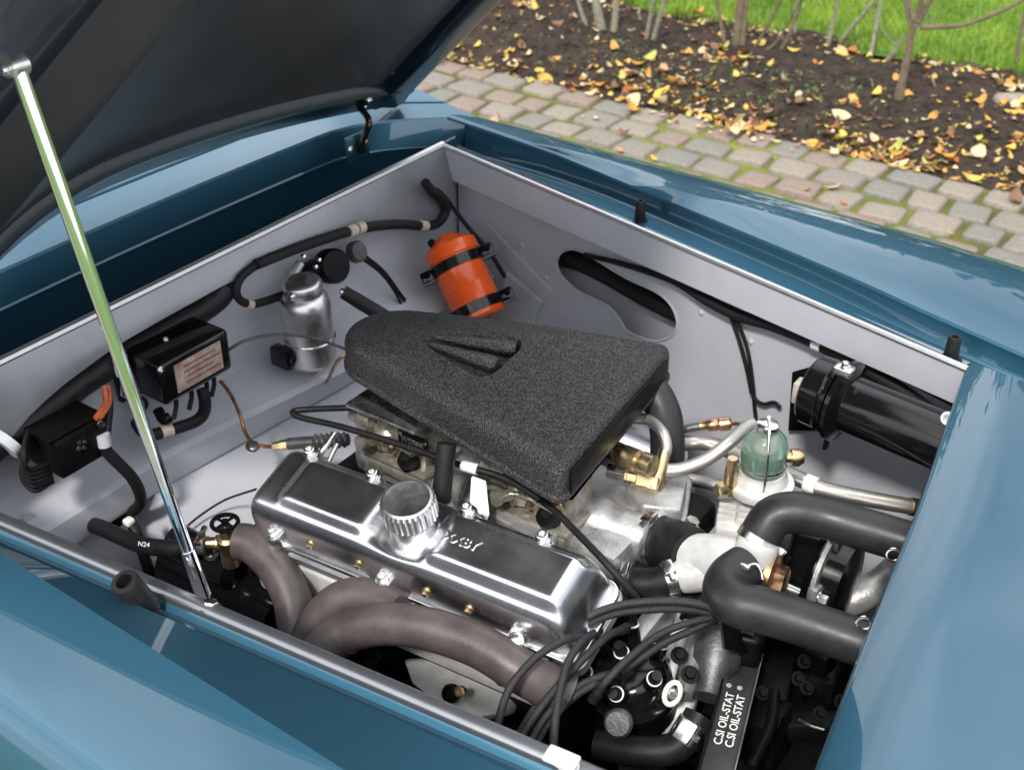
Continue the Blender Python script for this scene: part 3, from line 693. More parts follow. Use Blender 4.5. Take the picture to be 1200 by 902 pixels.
# ---- fuse box
c = PX(98, 522, -1.275)
t = thing('fuse_box', 'square black relay box with cross screw low on the bulkhead', 'relay', c-Vector((.04, 0, .04)))
cov = MB().box(c+Vector((-.035, 0, -.004)), (.070, .082, .060), bev=.004).build('cover', BLKM, t)
MB().box(c+Vector((-.038, -.004, .030)), (.07, .088, .006), bev=.002).build('top_flange', BLKM, t)
mb = MB()
for k in range(4): a = k*math.pi/2+.4; mb.lathe(c+Vector((.002, -.004+.006*math.cos(a), .004+.006*math.sin(a))), X3, [(0, .0035), (.002, .003)], 8)
mb.build('cross_screw', ZINC, cov)
MB().lathe(PX(117, 497, -1.27), X3, [(0, .006), (.004, .006), (.004, .003)], 12).build('ring_terminal', ZINC, t)
for k in range(6):
    MB().tube([c+Vector((-.05, -.045, .03-.006*k)), c+Vector((-.02-.004*k, -.075, .026-.009*k)), c+Vector((-.015, -.078, -.0-.007*k)), c+Vector((-.02, -.045, -.012-.006*k))], .0036, 8).build('wire', RUB, t)
for k in range(2):
    MB().tube([PX(122+4*k, 452, -1.30), PX(124+4*k, 470, -1.29), PX(118+4*k, 482, -1.28), PX(112+3*k, 490, -1.275)], .0042, 10).build('orange_wire', WIRES, t)
MB().tube([PX(u, v, x) for u, v, x in [(125, 455, -1.30), (128, 475, -1.29), (126, 500, -1.28), (124, 520, -1.275)]], .0058, 10).build('wire', RUB, t)

# ---- wiring looms on the bulkhead
def run(pts, r, m, name, parent, n=12, sub=6): return MB().tube(pts, r, n, sub).build(name, m, parent)
t = thing('wiring_loom', 'thick black taped wiring loom along the bulkhead with pale tape bands', 'wiring loom', PX(300, 320, -1.36))
p = [PX(u, v, -1.326) for u, v in [(262, 348), (282, 335), (278, 352), (292, 357), (305, 354), (330, 346)]]
run([PX(u, v, -1.326) for u, v in [(318, 300), (298, 312), (282, 326), (277, 342), (283, 353), (298, 356), (320, 350), (340, 342)]], .0068, LOOM, 'loom', t)
run([PX(u, v, -1.322) for u, v in [(300, 310), (340, 294), (380, 280), (410, 271), (440, 265), (470, 263), (500, 265), (515, 260), (522, 248), (519, 236), (508, 226), (498, 214)]], .0088, LOOM, 'loom', t)
for (u0, v0, u1, v1, r) in [(408, 272, 416, 269, .0105), (418, 268, 425, 266, .0105), (492, 264, 499, 265, .0098)]:
    MB().tube([PX(u0, v0, -1.321), PX(u1, v1, -1.321)], r, 14, 1).build('tape_band', TAPE, t)
MB().tube([PX(289, 356, -1.325), PX(295, 357, -1.325)], .0078, 12, 1).build('tape_band', TAPE, t)
t = thing('wiring_loom', 'black taped loom with tan band passing under the regulator box', 'wiring loom', PX(200, 500, -1.3))
run([PX(u, v, x) for u, v, x in [(160, 494, -1.31), (168, 506, -1.31), (180, 509, -1.305), (195, 505, -1.30), (212, 500, -1.295), (230, 493, -1.29), (239, 483, -1.285), (240, 468, -1.28), (237, 455, -1.285)]], .0095, LOOM, 'loom', t)
MB().tube([PX(188, 507, -1.303), PX(201, 503, -1.299)], .0108, 14, 1).build('tape_band', TAPE, t)
run([PX(u, v, x) for u, v, x in [(155, 470, -1.33), (166, 466, -1.33), (172, 474, -1.33), (165, 482, -1.33), (155, 478, -1.33)]], .003, RUB, 'wire', t, 8)
MB().tube([PX(185, 480, -1.30), PX(192, 492, -1.295), PX(200, 488, -1.29)], .008, 10).build('connector', BLKM, t)
t = thing('wiring_loom', 'black cable sheath dropping from the relay box to the floor', 'wiring loom', PX(150, 560, -1.28))
run([PX(u, v, x) for u, v, x in [(121, 520, -1.275), (126, 530, -1.275), (140, 544, -1.27), (155, 560, -1.265), (164, 578, -1.27), (163, 592, -1.29), (145, 606, -1.33), (120, 622, -1.35)]], .0088, LOOM, 'loom', t)
MB().tube([PX(120, 508, -1.275), PX(123, 522, -1.273)], .010, 12, 1).build('tape_band', BAY, t)
# loom along the flange of the bulkhead, dark
t = thing('demister_hose', 'fat black hose lying under the edge of the bulkhead rim', 'hose', PX(90, 450, -1.33))
run([PX(u, v, -1.350) for u, v in [(-60, 575), (-20, 535), (20, 503), (60, 474), (110, 438), (170, 402), (215, 376), (250, 352), (262, 338)]], .021, RUB, 'hose_body', t, 16)
MB().tube([PX(4, 524, -1.33), PX(12, 515, -1.33)], .023, 16, 1).build('white_band', BAY, t)
MB().box(PX(142, 428, -1.325), (.008, .022, .032), bev=.003).build('white_tab', WPLAS, t)

# ---- grommet plate in the far corner with speedometer cable
c = PX(492, 228, -1.362)
t = thing('cable_grommet', 'curved grey grommet plate in the corner where the loom leaves', 'grommet', c)
P = [PX(u, v, -1.365) for u, v in [(488, 208), (483, 220), (485, 234), (494, 247), (499, 243), (494, 232), (493, 220), (497, 210)]]
MB().prism(P, (.004, 0, 0)).build('plate', TRIM, t)
MB().tube([PX(u, v, x) for u, v, x in [(499, 212, -1.35), (520, 230, -1.33), (545, 262, -1.30), (575, 298, -1.25), (592, 325, -1.22)]], .0042, 8).build('cable', RUB, t)
#PART3
# ---- orange canister strapped to the inner wing
a = PY(528, 292, 1.585); b = PY(572, 388, 1.555); ax = (b-a).normalized()
t = thing('orange_canister', 'bright orange cylindrical canister held by black straps in the far corner', 'canister', b)
r = .0475
can = MB().lathe(a, ax, [(-.028, .012), (-.026, .016), (-.012, r*.80), (-.006, r*1.02), (.0, r*1.05), (.016, r*1.05), (.018, r*.99), (.075, r*.99), (.076, r*.975), (.078, r*.99), (.135, r*.99), (.14, r*.9)], 44).build('body', ORANGE, t)
sidev = ax.cross(ray(540, 320).normalized()).normalized()
if sidev.dot(CR) > 0: sidev = -sidev
MB().lathe(a-ax*.016+sidev*.022, (-ax*.9+sidev*.5), [(0, .008), (.012, .008), (.016, .005)], 14).build('outlet_stub', BLKM, can)
for h in (.030, .118):
    s_ = MB().lathe(a+ax*h, ax, [(-.010, r*1.0), (-.0095, r*1.045), (.0095, r*1.045), (.010, r*1.0)], 44).build('strap', BLK, t)
    for sg in (1, -1):
        c = a+ax*h+sidev*sg*(r+.012)-ray(540, 320).normalized()*.006
        MB().box(c, (.024, .024, .012), (sidev, ax, sidev.cross(ax)), bev=.004).build('clamp_ear', BLK, s_)
        MB().hexbolt(c, -ray(560, 320).normalized()*.6-ax*.2+Z3*.4, .006, .012).build('clamp_bolt', BLKM, s_)
        MB().box(c+ax*.012, (.026, .003, .02), (sidev, ax, sidev.cross(ax))).build('clamp_tab', GREYC, s_)

# ---- far loom on the inner wing
t = thing('wiring_loom', 'black wiring loom running along the far inner wing beneath its flange', 'wiring loom', WALL(960, 400))
run([WALL(u, v)-wn*(.012+.006*i/8) for i, (u, v) in enumerate([(690, 296), (740, 308), (795, 326), (835, 348), (870, 365), (915, 378), (965, 398), (1010, 421), (1060, 450), (1105, 482), (1140, 515)])], [.004, .005, .006, .0095, .0095, .0095, .0098, .010, .0105, .0105, .0105], LOOM, 'loom', t)
run([WALL(u, v)-wn*.010 for u, v in [(1030, 423), (1075, 447), (1120, 470), (1150, 488)]], .0035, RUB, 'wire', t, 8)
for pth in [[(860, 364), (868, 385), (876, 410), (884, 440), (890, 463), (900, 470), (912, 468), (920, 474)], [(866, 366), (878, 395), (884, 420), (888, 452), (889, 470), (891, 486)], [(862, 366), (872, 398), (880, 428), (886, 458)]]:
    run([WALL(u, v)-wn*.012 for u, v in pth], .0032, RUB, 'wire', t, 8)
a, b = WALL(961, 397)-wn*.015, WALL(971, 401)-wn*.015
MB().tube([a, b], .0115, 14, 1).build('white_clip', WPLAS, t)

# ---- black electric motor / horn
ax = Vector((1, -.10, -.01)).normalized(); a = PY(988, 470, 1.455)
t = thing('blower_motor', 'glossy black cylindrical motor with flanged end on the far inner wing', 'motor', a-Z3*.05)
body = MB().lathe(a, ax, [(0, .040), (.010, .041), (.30, .041), (.305, .038)], 40).build('barrel', BLK, t)
MB().lathe(a, ax, [(-.006, .052), (-.003, .060), (.003, .060), (.006, .052), (.012, .044)], 40).build('flange', BLK, t)
MB().lathe(a, ax, [(-.052, .030), (-.050, .047), (-.046, .051), (-.012, .052), (-.010, .055), (-.008, .055)], 40).build('end_cap', BLK, t)
MB().lathe(a, ax, [(-.0205, .0535), (-.018, .0555), (-.0155, .0535)], 40).build('ridge', BLK, t)
MB().prism([WALL(u, v)-wn*.012 for u, v in [(935, 432), (985, 418), (1010, 440), (1000, 500), (930, 500)]], -wn*.003).build('mounting_plate', BLKM, t)
MB().box(a-ax*.06+Vector((0, -.01, -.005)), (.022, .024, .034), bev=.003).build('terminal', TAPE, t)
mb = MB(); p = a+Vector((.0, -.018, .060)); mb.box(p, (.026, .02, .012), bev=.003); mb.hexbolt(p+Z3*.006, Z3, .005, .007); mb.build('clamp_screw', ZINC, t)
MB().box(a+Vector((-.004, -.03, -.058)), (.006, .012, .016), bev=.002).build('drain_tab', BLKM, t)
MB().lathe(PY(1111, 490, 1.40), Vector((0, -1, .4)), [(0, .009), (.002, .009), (.002, .006), (.0, .006)], 16).build('ring_tag', ZINC, t)

# ---- fuel filter with glass bowl
c = PZ(890, 572, .70)
t = thing('fuel_filter', 'fuel filter with green glass bowl under a wire bail and brass unions', 'fuel filter', c)
base = MB().lathe(c, Z3, [(0, .030), (.002, .043), (.010, .045), (.014, .044), (.016, .036), (.024, .034), (.028, .031), (.032, .031)], 40).build('base', SILV, t)
MB().lathe(c+Z3*.033, Z3, [(0, .0285), (.003, .0300), (.036, .0300), (.041, .0288), (.048, .0268), (.054, .022), (.059, .016), (.061, .012)], 40).build('glass_bowl', MATS['glass'], t)
MB().lathe(c+Z3*.034, Z3, [(0, .0265), (.030, .0265), (.031, .0001)], 32).build('fuel', MATS['fuel'], t)
MB().lathe(c+Z3*.034, Z3, [(.031, .012), (.045, .012), (.05, .009)], 20).build('filter_gauze', mat('gauze', (.5, .5, .42), .3, .5), t)
MB().lathe(c+Z3*.092, Z3, [(0, .013), (.002, .0145), (.012, .0145), (.014, .012)], 24).build('top_knob', ZINC, t)
vd = Vector((-ray(890, 540).x, -ray(890, 540).y, 0)).normalized(); sv = Vector((-vd.y, vd.x, 0))
for dd in (vd*.6+sv*.1, -vd):
    dd = dd.normalized(); MB().tube([c+Z3*.02+dd*.034, c+Z3*.05+dd*.0325, c+Z3*.075+dd*.030, c+Z3*.100+dd*.018, c+Z3*.112+dd*.003], .0018, 8).build('wire_bail', ZINC, t)
MB().lathe(c+Z3*.034+vd*.0, Z3, [(.006, .0305), (.008, .0312), (.010, .0305)], 40).build('bowl_ring', ZINC, t)
o = c+Z3*.046-sv*(-.028); rr_ = CR.copy(); rr_.z = 0; rr_.normalize()
MB().lathe(c+Z3*.050+rr_*.028, rr_, [(0, .008), (.008, .008), (.008, .012), (.018, .012), (.024, .008)], 18).build('brass_union', BRASS, t)
q = c-rr_*.040+Z3*.006+vd*.012
u2 = MB().lathe(q+Z3*.0, Z3, [(-.004, .0095), (.012, .0095), (.016, .0085), (.046, .008), (.052, .0065)], 18).build('brass_union', BRASS, t)
MB().lathe(q+Z3*.004, -rr_+vd*.5, [(0, .011), (.016, .011), (.020, .009)], 6).build('banjo_bolt', BRASS, u2)

# finned block under the filter
c = PZ(868, 618, .640)
t = thing('fuel_pump', 'white ribbed aluminium casting below the glass fuel filter', 'casting', c)
fxd = (PZ(895, 598, .665)-PZ(848, 590, .665)); A0 = Vector((.93, .37, 0)).normalized(); A1 = Vector((-.37, .93, 0)).normalized()
blk = MB().box(c, (.066, .095, .06), (A0, A1, Z3), bev=.006).build('body', SILV, t)
for i in range(6):
    MB().box(c+A1*(-.032+.0135*i)+A0*.013+Z3*.034, (.036, .0065, .014), (A0, A1, Z3), bev=.002).build('fin', SILV, blk)
for i in range(5):
    MB().box(c+A1*(-.028+.0135*i)-A0*.020+Z3*.033, (.024, .005, .010), (A0, A1, Z3), bev=.001).build('fin', SILV, blk)
MB().lathe(c+Z3*.02+A1*.02, Z3, [(0, .016), (.022, .014)], 20).build('neck', SILV, t)

# ---- braided hoses
def hose(name, label, pts, r, m, uvr=None, n=16, sub=8, group=None, cat='hose'):
    o0 = Vector(pts[0]); t_ = thing(name, label, cat, o0, group)
    h = MB().tube(pts, r, n, sub, uvr=uvr).build('hose_body', m, t_); return t_, h
hp = [PZ(u, v, z) for u, v, z in [(741, 490, .76), (760, 492, .765), (776, 506, .765), (781, 522, .755), (779, 533, .745)]]
t, h = hose('braided_hose', 'short bright braided hose arching out from under the air box', hp, .0078, BRAID, 150)
q1 = PZ(778, 533, .745); q2 = PZ(768, 566, .715)
# brass banjo pair on the carburettor
t = thing('brass_fuel_union', 'pair of brass fuel unions at the front corner of the air box', 'union', PZ(750, 560, .70))
MB().lathe(q1, q2-q1, [(-.006, .0085), (.012, .0085), (.014, .0098), (.026, .0098), (.03, .0115), (.046, .0115)], 18).build('elbow', BRASS, t)
a, b = PZ(724, 531, .748), PZ(764, 547, .748)
MB().lathe(a, b-a, [(-.004, .011), (0, .0135), (.008, .0135), (.010, .0155), (.030, .0155), (.032, .0125), (.036, .016), (.052, .016), (.056, .010)], 22).build('barrel', BRASS, t)
a, b = PZ(728, 556, .715), PZ(772, 566, .715)
MB().lathe(a, b-a, [(0, .009), (.022, .009), (.024, .0135), (.040, .0135), (.040, .015), (.052, .015), (.054, .012)], 6).build('hex_bolt', BRASS, t)
MB().lathe(PZ(712, 550, .725), X3+Y3*.3, [(0, .010), (.02, .012), (.026, .014)], 16).build('stub', ZINC, t)
hp = [PZ(u, v, z) for u, v, z in [(774, 551, .725), (800, 549, .725), (830, 537, .735), (856, 517, .75), (874, 501, .755), (882, 497, .755)]]
hose('braided_hose', 'bright braided hose curving from the brass union up to the fuel filter', hp, .0092, BRAID, 150)
hp = [PZ(u, v, z) for u, v, z in [(770, 533, .68), (790, 522, .69), (820, 518, .69), (850, 526, .69), (880, 540, .68), (925, 556, .675), (965, 573, .675), (1010, 583, .67), (1060, 592, .66), (1085, 596, .65)]]
t, h = hose('braided_hose', 'long thick braided hose running behind the filter to the far wing', hp, .0112, BRAID, 140)
MB().tube([PZ(944, 565, .676), PZ(957, 570, .676)], .0128, 16, 1).build('white_tape', WPLAS, h)
MB().tube([PZ(1066, 593, .659), PZ(1082, 596, .652)], .0125, 6, 1).build('end_fitting', BRASS, h)
hp = [PZ(u, v, z) for u, v, z in [(770, 568, .64), (805, 562, .645), (850, 570, .64), (900, 580, .63), (960, 602, .62), (1010, 612, .61)]]
hose('braided_hose', 'lower grey braided hose passing under the glass fuel filter', hp, .0095, BRAID, 140)
hp = [PZ(u, v, z) for u, v, z in [(786, 516, .70), (793, 506, .705), (806, 502, .71), (822, 499, .715)]]
t, h = hose('fuel_pipe', 'dark fuel pipe with copper coloured compression joint to the filter', hp, .006, GREYC, cat='pipe')
a, b = PZ(820, 499, .715), PZ(853, 496, .722)
MB().lathe(a, b-a, [(0, .0072), (.010, .0075), (.012, .0090), (.024, .0090), (.026, .0075), (.028, .0098), (.042, .0098), (.044, .006)], 14).build('compression_joint', COPPER, t)
MB().tube([b, PZ(868, 497, .73), PZ(880, 503, .73)], .0034, 8).build('copper_pipe', COPPER, t)
c = PZ(950, 588, .665)
t = thing('ribbed_bracket', 'short ribbed grey cable tie bundle beside the white tape band', 'bracket', c)
for i in range(4): MB().tube([PZ(932+6*i, 592+2*i, .665), PZ(945+5*i, 578+2*i, .67)], .0032, 8, 1).build('strand', ZINC, t)

# ---- big breather hose behind the air box
hp = [PZ(u, v, z) for u, v, z in [(742, 440, .79), (764, 458, .785), (777, 482, .765), (782, 510, .735), (782, 540, .70)]]
hose('breather_hose', 'fat charcoal rubber hose dropping behind the square end of the air box', hp, .024, HOSE, n=22)

# ---- thermostat castings, part of engine
e = engine
c = PZ(772, 592, .685)
th = MB().prism([PZ(u, v, .708) for u, v in [(733, 572), (752, 592), (798, 598), (806, 560), (782, 540), (745, 548)]], (0, 0, -.05), bev=.005).build('thermostat_housing', CAST, e)
MB().prism([PZ(u, v, .675) for u, v in [(716, 578), (745, 606), (804, 612), (812, 560), (780, 536), (728, 548)]], (0, 0, -.010), bev=.003).build('housing_flange', CAST, th)
a, b = PZ(698, 612, .672), PZ(776, 638, .674)
MB().lathe(a, b-a, [(-.05, .030), (-.035, .038), (0, .038), (.018, .034), (.03, .031), (.07, .031), (.075, .029)], 30).build('water_outlet', CAST, e)
MB().prism([PZ(u, v, .600) for u, v in [(660, 640), (720, 690), (790, 690), (800, 640), (720, 600)]], (0, 0, -.05), bev=.012).build('front_casting', CAST, e)
MB().lathe(PZ(805, 622, .68), Vector((.3, .2, 1)), [(0, .012), (.012, .012), (.012, .009), (.02, .009)], 6).build('sender', ZINC, e)

# worm-drive clamps
def clamp(a, b, r, parent, w_=.012, scr=None):
    a = Vector(a); b = Vector(b); ax_ = (b-a).normalized()
    c_ = MB().lathe(a, ax_, [(-w_/2, r), (-w_/2, r+.0014), (w_/2, r+.0014), (w_/2, r)], 30).build('hose_clamp', ZINC, parent)
    s1 = scr if scr else (CU*.7-CF*.7); s1 = (s1-ax_*s1.dot(ax_)).normalized(); tn = ax_.cross(s1)
    mb_ = MB().box(a+s1*(r+.004), (.020, w_*1.0, .008), (tn, ax_, s1), bev=.0015); mb_.lathe(a+s1*(r+.005)+tn*.010, tn, [(0, .0045), (.008, .0045), (.010, .003)], 6)
    mb_.build('clamp_screw', ZINC, c_); return c_
# white coolant Y-pipe
yz = .70
t = thing('coolant_pipe', 'white painted Y shaped coolant pipe with a copper plug', 'coolant pipe', PZ(850, 690, .63))
A = PZ(806, 648, .685); B = PZ(856, 660, yz); C = PZ(898, 674, yz)
yp = MB().tube([A, A.lerp(B, .5), B, B.lerp(C, .5), C], [.026, .031, .034, .036, .036], 30, 6).build('body', SILV, t)
MB().tube([PZ(788, 676, .665), PZ(812, 672, .675), PZ(845, 664, .69)], [.020, .024, .027], 26, 6).build('branch', SILV, t)
MB().tube([PZ(880, 662, .71), PZ(886, 644, .735), PZ(889, 634, .745)], [.026, .026, .025], 26, 5).build('neck', SILV, t)
pd = (C-B).normalized()
MB().lathe(C+pd*.0, pd, [(0, .034), (.002, .036), (.010, .036), (.012, .030)], 30).build('copper_washer', COPPER, t)
MB().lathe(C+pd*.012, pd, [(0, .019), (.012, .019), (.014, .016)], 6).build('copper_plug', COPPER, t)
# rubber joints from the engine to the Y-pipe
hp = [PZ(u, v, z) for u, v, z in [(768, 634, .665), (782, 637, .67), (796, 641, .68), (812, 650, .688)]]
t, h = hose('rubber_joint', 'short black rubber joint between the water outlet and white coolant pipe', hp, .0335, RUB, n=26)
clamp(PZ(769, 633, .668), PZ(790, 639, .675), .0340, h, .016)
hp = [PZ(u, v, z) for u, v, z in [(728, 682, .645), (745, 684, .65), (765, 684, .655), (788, 678, .665), (802, 674, .668)]]
t, h = hose('rubber_joint', 'small black bypass joint clamped to the lower branch of the white pipe', hp, .0215, RUB, n=24)
clamp(PZ(738, 683, .648), PZ(760, 684, .654), .0220, h, .010); clamp(PZ(785, 679, .664), PZ(802, 674, .668), .0222, h, .014)

# ---- radiator hoses
hp = [PZ(u, v, z) for u, v, z in [(885, 643, .725), (893, 624, .745), (906, 606, .762), (930, 600, .77), (965, 606, .768), (1010, 619, .765), (1060, 634, .76), (1110, 650, .755), (1150, 664, .75)]]
t, h = hose('radiator_hose', 'upper charcoal radiator hose arching from the copper plugged pipe', hp, .0255, HOSE, n=28, cat='radiator hose')
clamp(PZ(890, 631, .738), PZ(900, 614, .755), .0262, h, .012, scr=(CR*.9+CU*.2-CF*.3))
hp = [PZ(u, v, z) for u, v, z in [(872, 664, .735), (856, 676, .735), (850, 692, .735), (864, 708, .735), (890, 714, .735), (930, 726, .735), (975, 741, .732), (1015, 755, .73), (1070, 776, .725)]]
t, h = hose('radiator_hose', 'lower charcoal radiator hose passing in front of the copper plug', hp, .0265, HOSE, n=28, cat='radiator hose')
for (u, v, z) in [(1012, 730, .765), (1047, 650, .79)]:
    p = PZ(u, v, z); k_ = [p+CR*.008*math.cos(a)+CU*.007*math.sin(a) for a in [2*math.pi*i/14 for i in range(15)]]
    t = thing('clamp_loop', ['wire hose clip loop standing on the lower radiator hose', 'wire hose clip loop standing on the upper radiator hose'][v < 700], 'hose clip', p, None)
    MB().tube(k_, .0016, 8, 1).build('loop', ZINC, t); MB().tube([p-CU*.007+CR*.004, p-CU*.010+CR*.024], .003, 8, 1).build('shank', ZINC, t)
p = PZ(873, 664, .77)
t = thing('clamp_loop', 'twisted wire hose clip at the bend beside the white pipe', 'hose clip', p)
MB().tube([p, p+CR*.012+CU*.003, p+CR*.018-CU*.004, p+CR*.020-CU*.014], .002, 8).build('loop', ZINC, t); MB().box(p, (.012, .006, .006), bev=.001).build('shank', ZINC, t)

# ---- alternator
c = PZ(944, 662, .63)
t = thing('alternator', 'black alternator with silver end bracket beneath the upper radiator hose', 'alternator', c-Z3*.1)
ax = Vector((1, 0, .02)).normalized()
MB().lathe(c, ax, [(-.05, .050), (-.045, .064), (-.01, .066), (-.008, .063), (.02, .066), (.025, .055), (.06, .050), (.065, .02)], 36).build('body', BLK, t)
MB().lathe(c, ax, [(.028, .050), (.030, .064), (.036, .064), (.038, .045)], 36).build('end_bracket', CAST, t)
for i in range(5):
    a_ = i*1.256+.4; mb = MB(); d_ = Vector((0, math.cos(a_), math.sin(a_))); mb.box(c+ax*.036+d_*.058, (.014, .018, .022), (ax, d_.cross(ax), d_), bev=.003).build('ear', CAST, t)
for i in range(3):
    a_ = i*2.1+.9; d_ = Vector((0, math.cos(a_), math.sin(a_))); MB().hexbolt(c+ax*.043+d_*.06, ax, .007, .012).build('ear_bolt', ZINC, t)
a, b = PZ(905, 682, .66), PZ(935, 695, .65)
MB().tube([a, b], .008, 10, 1).build('pivot_bolt', ZINC, t)
# pale duct behind
hp = [PZ(u, v, z) for u, v, z in [(980, 705, .55), (1005, 700, .56), (1030, 685, .57), (1060, 660, .57)]]
hose('air_duct', 'pale grey ribbed duct curving beside the alternator', hp, .022, CAST, n=20, cat='duct')

# ---- water pump, pulleys, belt, fan in the dark front of the engine
c = Vector((-.47, 1.125, .52))
for i, (dy, dz, r, nm) in enumerate([(0, -.12, .085, 'crank_pulley'), (0, .06, .07, 'water_pump_pulley')]):
    MB().lathe(c+Vector((0, dy, dz)), X3, [(-.03, .02), (-.03, r), (-.024, r), (-.016, r*.9), (-.008, r), (0, r), (0, .02)], 36).build(nm, BLKM, engine)
MB().prism([Vector((-.53, 1.125+y, .46+z)) for y, z in [(-.15, .18), (.12, .20), (.14, -.05), (.09, -.2), (-.09, -.2), (-.15, -.05)]], (.025, 0, 0), bev=.006).build('timing_cover', CAST, engine)
fan = MB()
for i in range(6):
    a_ = i*math.pi/3+.3; d_ = Vector((0, math.cos(a_), math.sin(a_))); e_ = d_.cross(X3); fan.box(c+Vector((.06, 0, .06))+d_*.11, (.003, .05, .16), (X3*.8+e_*.5, e_*.8-X3*.5, d_))
fan.lathe(c+Vector((.0, 0, .06)), X3, [(0, .03), (.07, .03)], 20); fan.build('cooling_fan', BLKM, engine)
mb = MB(); bp_ = []
for i in range(20): a_ = -math.pi/2+math.pi*i/19; bp_.append((-.085*math.sin(a_)*0+.085*math.cos(a_), -.12+.085*math.sin(a_)))
pl = [c+Vector((-.014, .086*math.cos(a_), -.12+.086*math.sin(a_))) for a_ in [math.pi+math.pi*i/12 for i in range(13)]]+[c+Vector((-.014, .071*math.cos(a_), .06+.071*math.sin(a_))) for a_ in [math.pi*i/12 for i in range(13)]]
mb.tube(pl+[pl[0]], .007, 6, 1); mb.build('fan_belt', RUB, engine)

# grey casting ahead of the distributor (oil pump and cover)
pc = [PZ(u, v, z) for u, v, z in [(793, 712, .62), (828, 722, .62), (832, 760, .60), (812, 830, .56), (780, 850, .55), (772, 790, .58)]]
MB().prism(pc, (0, 0, -.05), bev=.006).build('front_plate', SILV, engine)
MB().tube([PZ(806, 728, .63), PZ(792, 770, .615), PZ(780, 815, .60)], .006, 10).build('casting_rib', SILV, engine)
MB().tube([PZ(826, 735, .62), PZ(812, 780, .605), PZ(800, 815, .595)], .012, 12).build('casting_rib', CAST, engine)
a, b = PZ(835, 790, .60), PZ(845, 745, .62)
MB().lathe(a, b-a, [(-.03, .018), (0, .022), (.01, .030), (.05, .032), (.052, .038), (.060, .038), (.064, .024)], 26).build('oil_filler_stub', GREYC, engine)
for u, v in [(808, 790), (796, 768)]: MB().hexbolt(PZ(u, v, .622), Vector((.3, -.4, .8)), .007, .010).build('casting_bolt', BLKM, engine)
p = PZ(788, 812, .615); k_ = [p+CR*.009*math.cos(a)+CU*.013*math.sin(a)+CR*.003*math.sin(a) for a in [2*math.pi*i/16 for i in range(17)]]
MB().tube(k_, .0034, 8, 1).build('earth_ring', WPLAS, engine)
MB().hexbolt(p, -CF, .005, .008).build('earth_bolt', ZINC, engine)
# small lower coolant hose
hp = [PZ(u, v, z) for u, v, z in [(700, 872, .55), (745, 880, .56), (785, 878, .57), (806, 862, .585), (820, 838, .60)]]
t, h = hose('water_hose', 'black water hose with a wide worm clip below the distributor', hp, .0185, RUB, n=22)
clamp(PZ(808, 858, .588), PZ(818, 842, .60), .0190, h, .026)

# oil cooler thermostat with printed strap
pa, pb = PZ(872, 778, .60), PZ(838, 912, .60)
dl = (pb-pa).normalized(); dw = dl.cross(Z3).normalized(); dw = -dw if dw.dot(CR) < 0 else dw; dn = dl.cross(dw); dn = dn if dn.z > 0 else -dn
t = thing('oil_cooler_bracket', 'black channel strap with white printed lettering in front of the engine', 'bracket', pb)
L = (pb-pa).length; mid = (pa+pb)/2
stp = MB().box(mid, (L+.03, .036, .004), (dl, dw, dn), bev=.001).build('strap', mat('strap_black', (.035, .036, .038), 0, .35, var=.2, vscale=30), t)
for sg in (1, -1): MB().box(mid+dw*sg*.019+dn*.004, (L+.03, .0025, .014), (dl, dw, dn), bev=.0008).build('channel_edge', BLKM if sg < 0 else STEELD, t)
for k_, off in enumerate((-.0065, .0065)):
    q_ = pa.lerp(pb, .52)+dw*off+dn*.0026
    text_mesh('C.SI OIL-STAT', .0135, q_, -dl, -dw, WPLAS, 'printed_lettering', stp, ext=.0002, bold=.00022)
    text_mesh('\u00ae', .0085, q_-dl*.0525-dw*.004, -dl, -dw, WPLAS, 'printed_mark', stp, ext=.0002, bold=.0)
hs = MB().box(PZ(872, 745, .625), (.062, .052, .05), (dl, dw, dn), bev=.010, seg=3).build('housing', BLKM, t)
MB().box(PZ(872, 735, .655), (.020, .026, .001), (dl, dw, dn)).build('spec_plate', GREYC, hs)
mb = MB(); mb.lathe(PZ(858, 730, .655), dn, [(0, .003), (.002, .002)], 8); mb.build('screw', ZINC, hs)
# assorted dark lower hardware
t = thing('lower_hardware', 'jumble of black brackets and bolts low in front of the engine', 'brackets', PZ(930, 820, .50))
for (u, v, z, sx, sy, sz, rz) in [(905, 800, .52, .05, .10, .05, .3), (940, 760, .55, .09, .03, .03, -.2), (930, 850, .50, .12, .03, .03, .5), (900, 860, .50, .04, .06, .08, 0), (965, 790, .50, .04, .08, .05, .2), (985, 740, .50, .06, .04, .05, 0)]:
    A0 = Vector((math.cos(rz), math.sin(rz), .1)).normalized(); A1 = Z3.cross(A0).normalized(); MB().box(PZ(u, v, z), (sx, sy, sz), (A0, A1, A0.cross(A1)), bev=.005).build('bracket', BLKM, t)
for (u, v, z) in [(935, 795, .56), (945, 806, .56), (960, 836, .53), (905, 845, .55), (942, 775, .58), (985, 822, .54), (893, 812, .56)]:
    MB().hexbolt(PZ(u, v, z), Vector((.4, -.4, .8)), .006, .010).build('bolt', BLKM, t)
MB().tube([PZ(u, v, z) for u, v, z in [(880, 900, .56), (903, 850, .565), (908, 810, .57)]], .007, 10).build('pipe', BLKM, t)
MB().tube([PZ(u, v, z) for u, v, z in [(935, 842, .555), (950, 850, .55), (966, 855, .55)]], .002, 8).build('wire', ZINC, t)

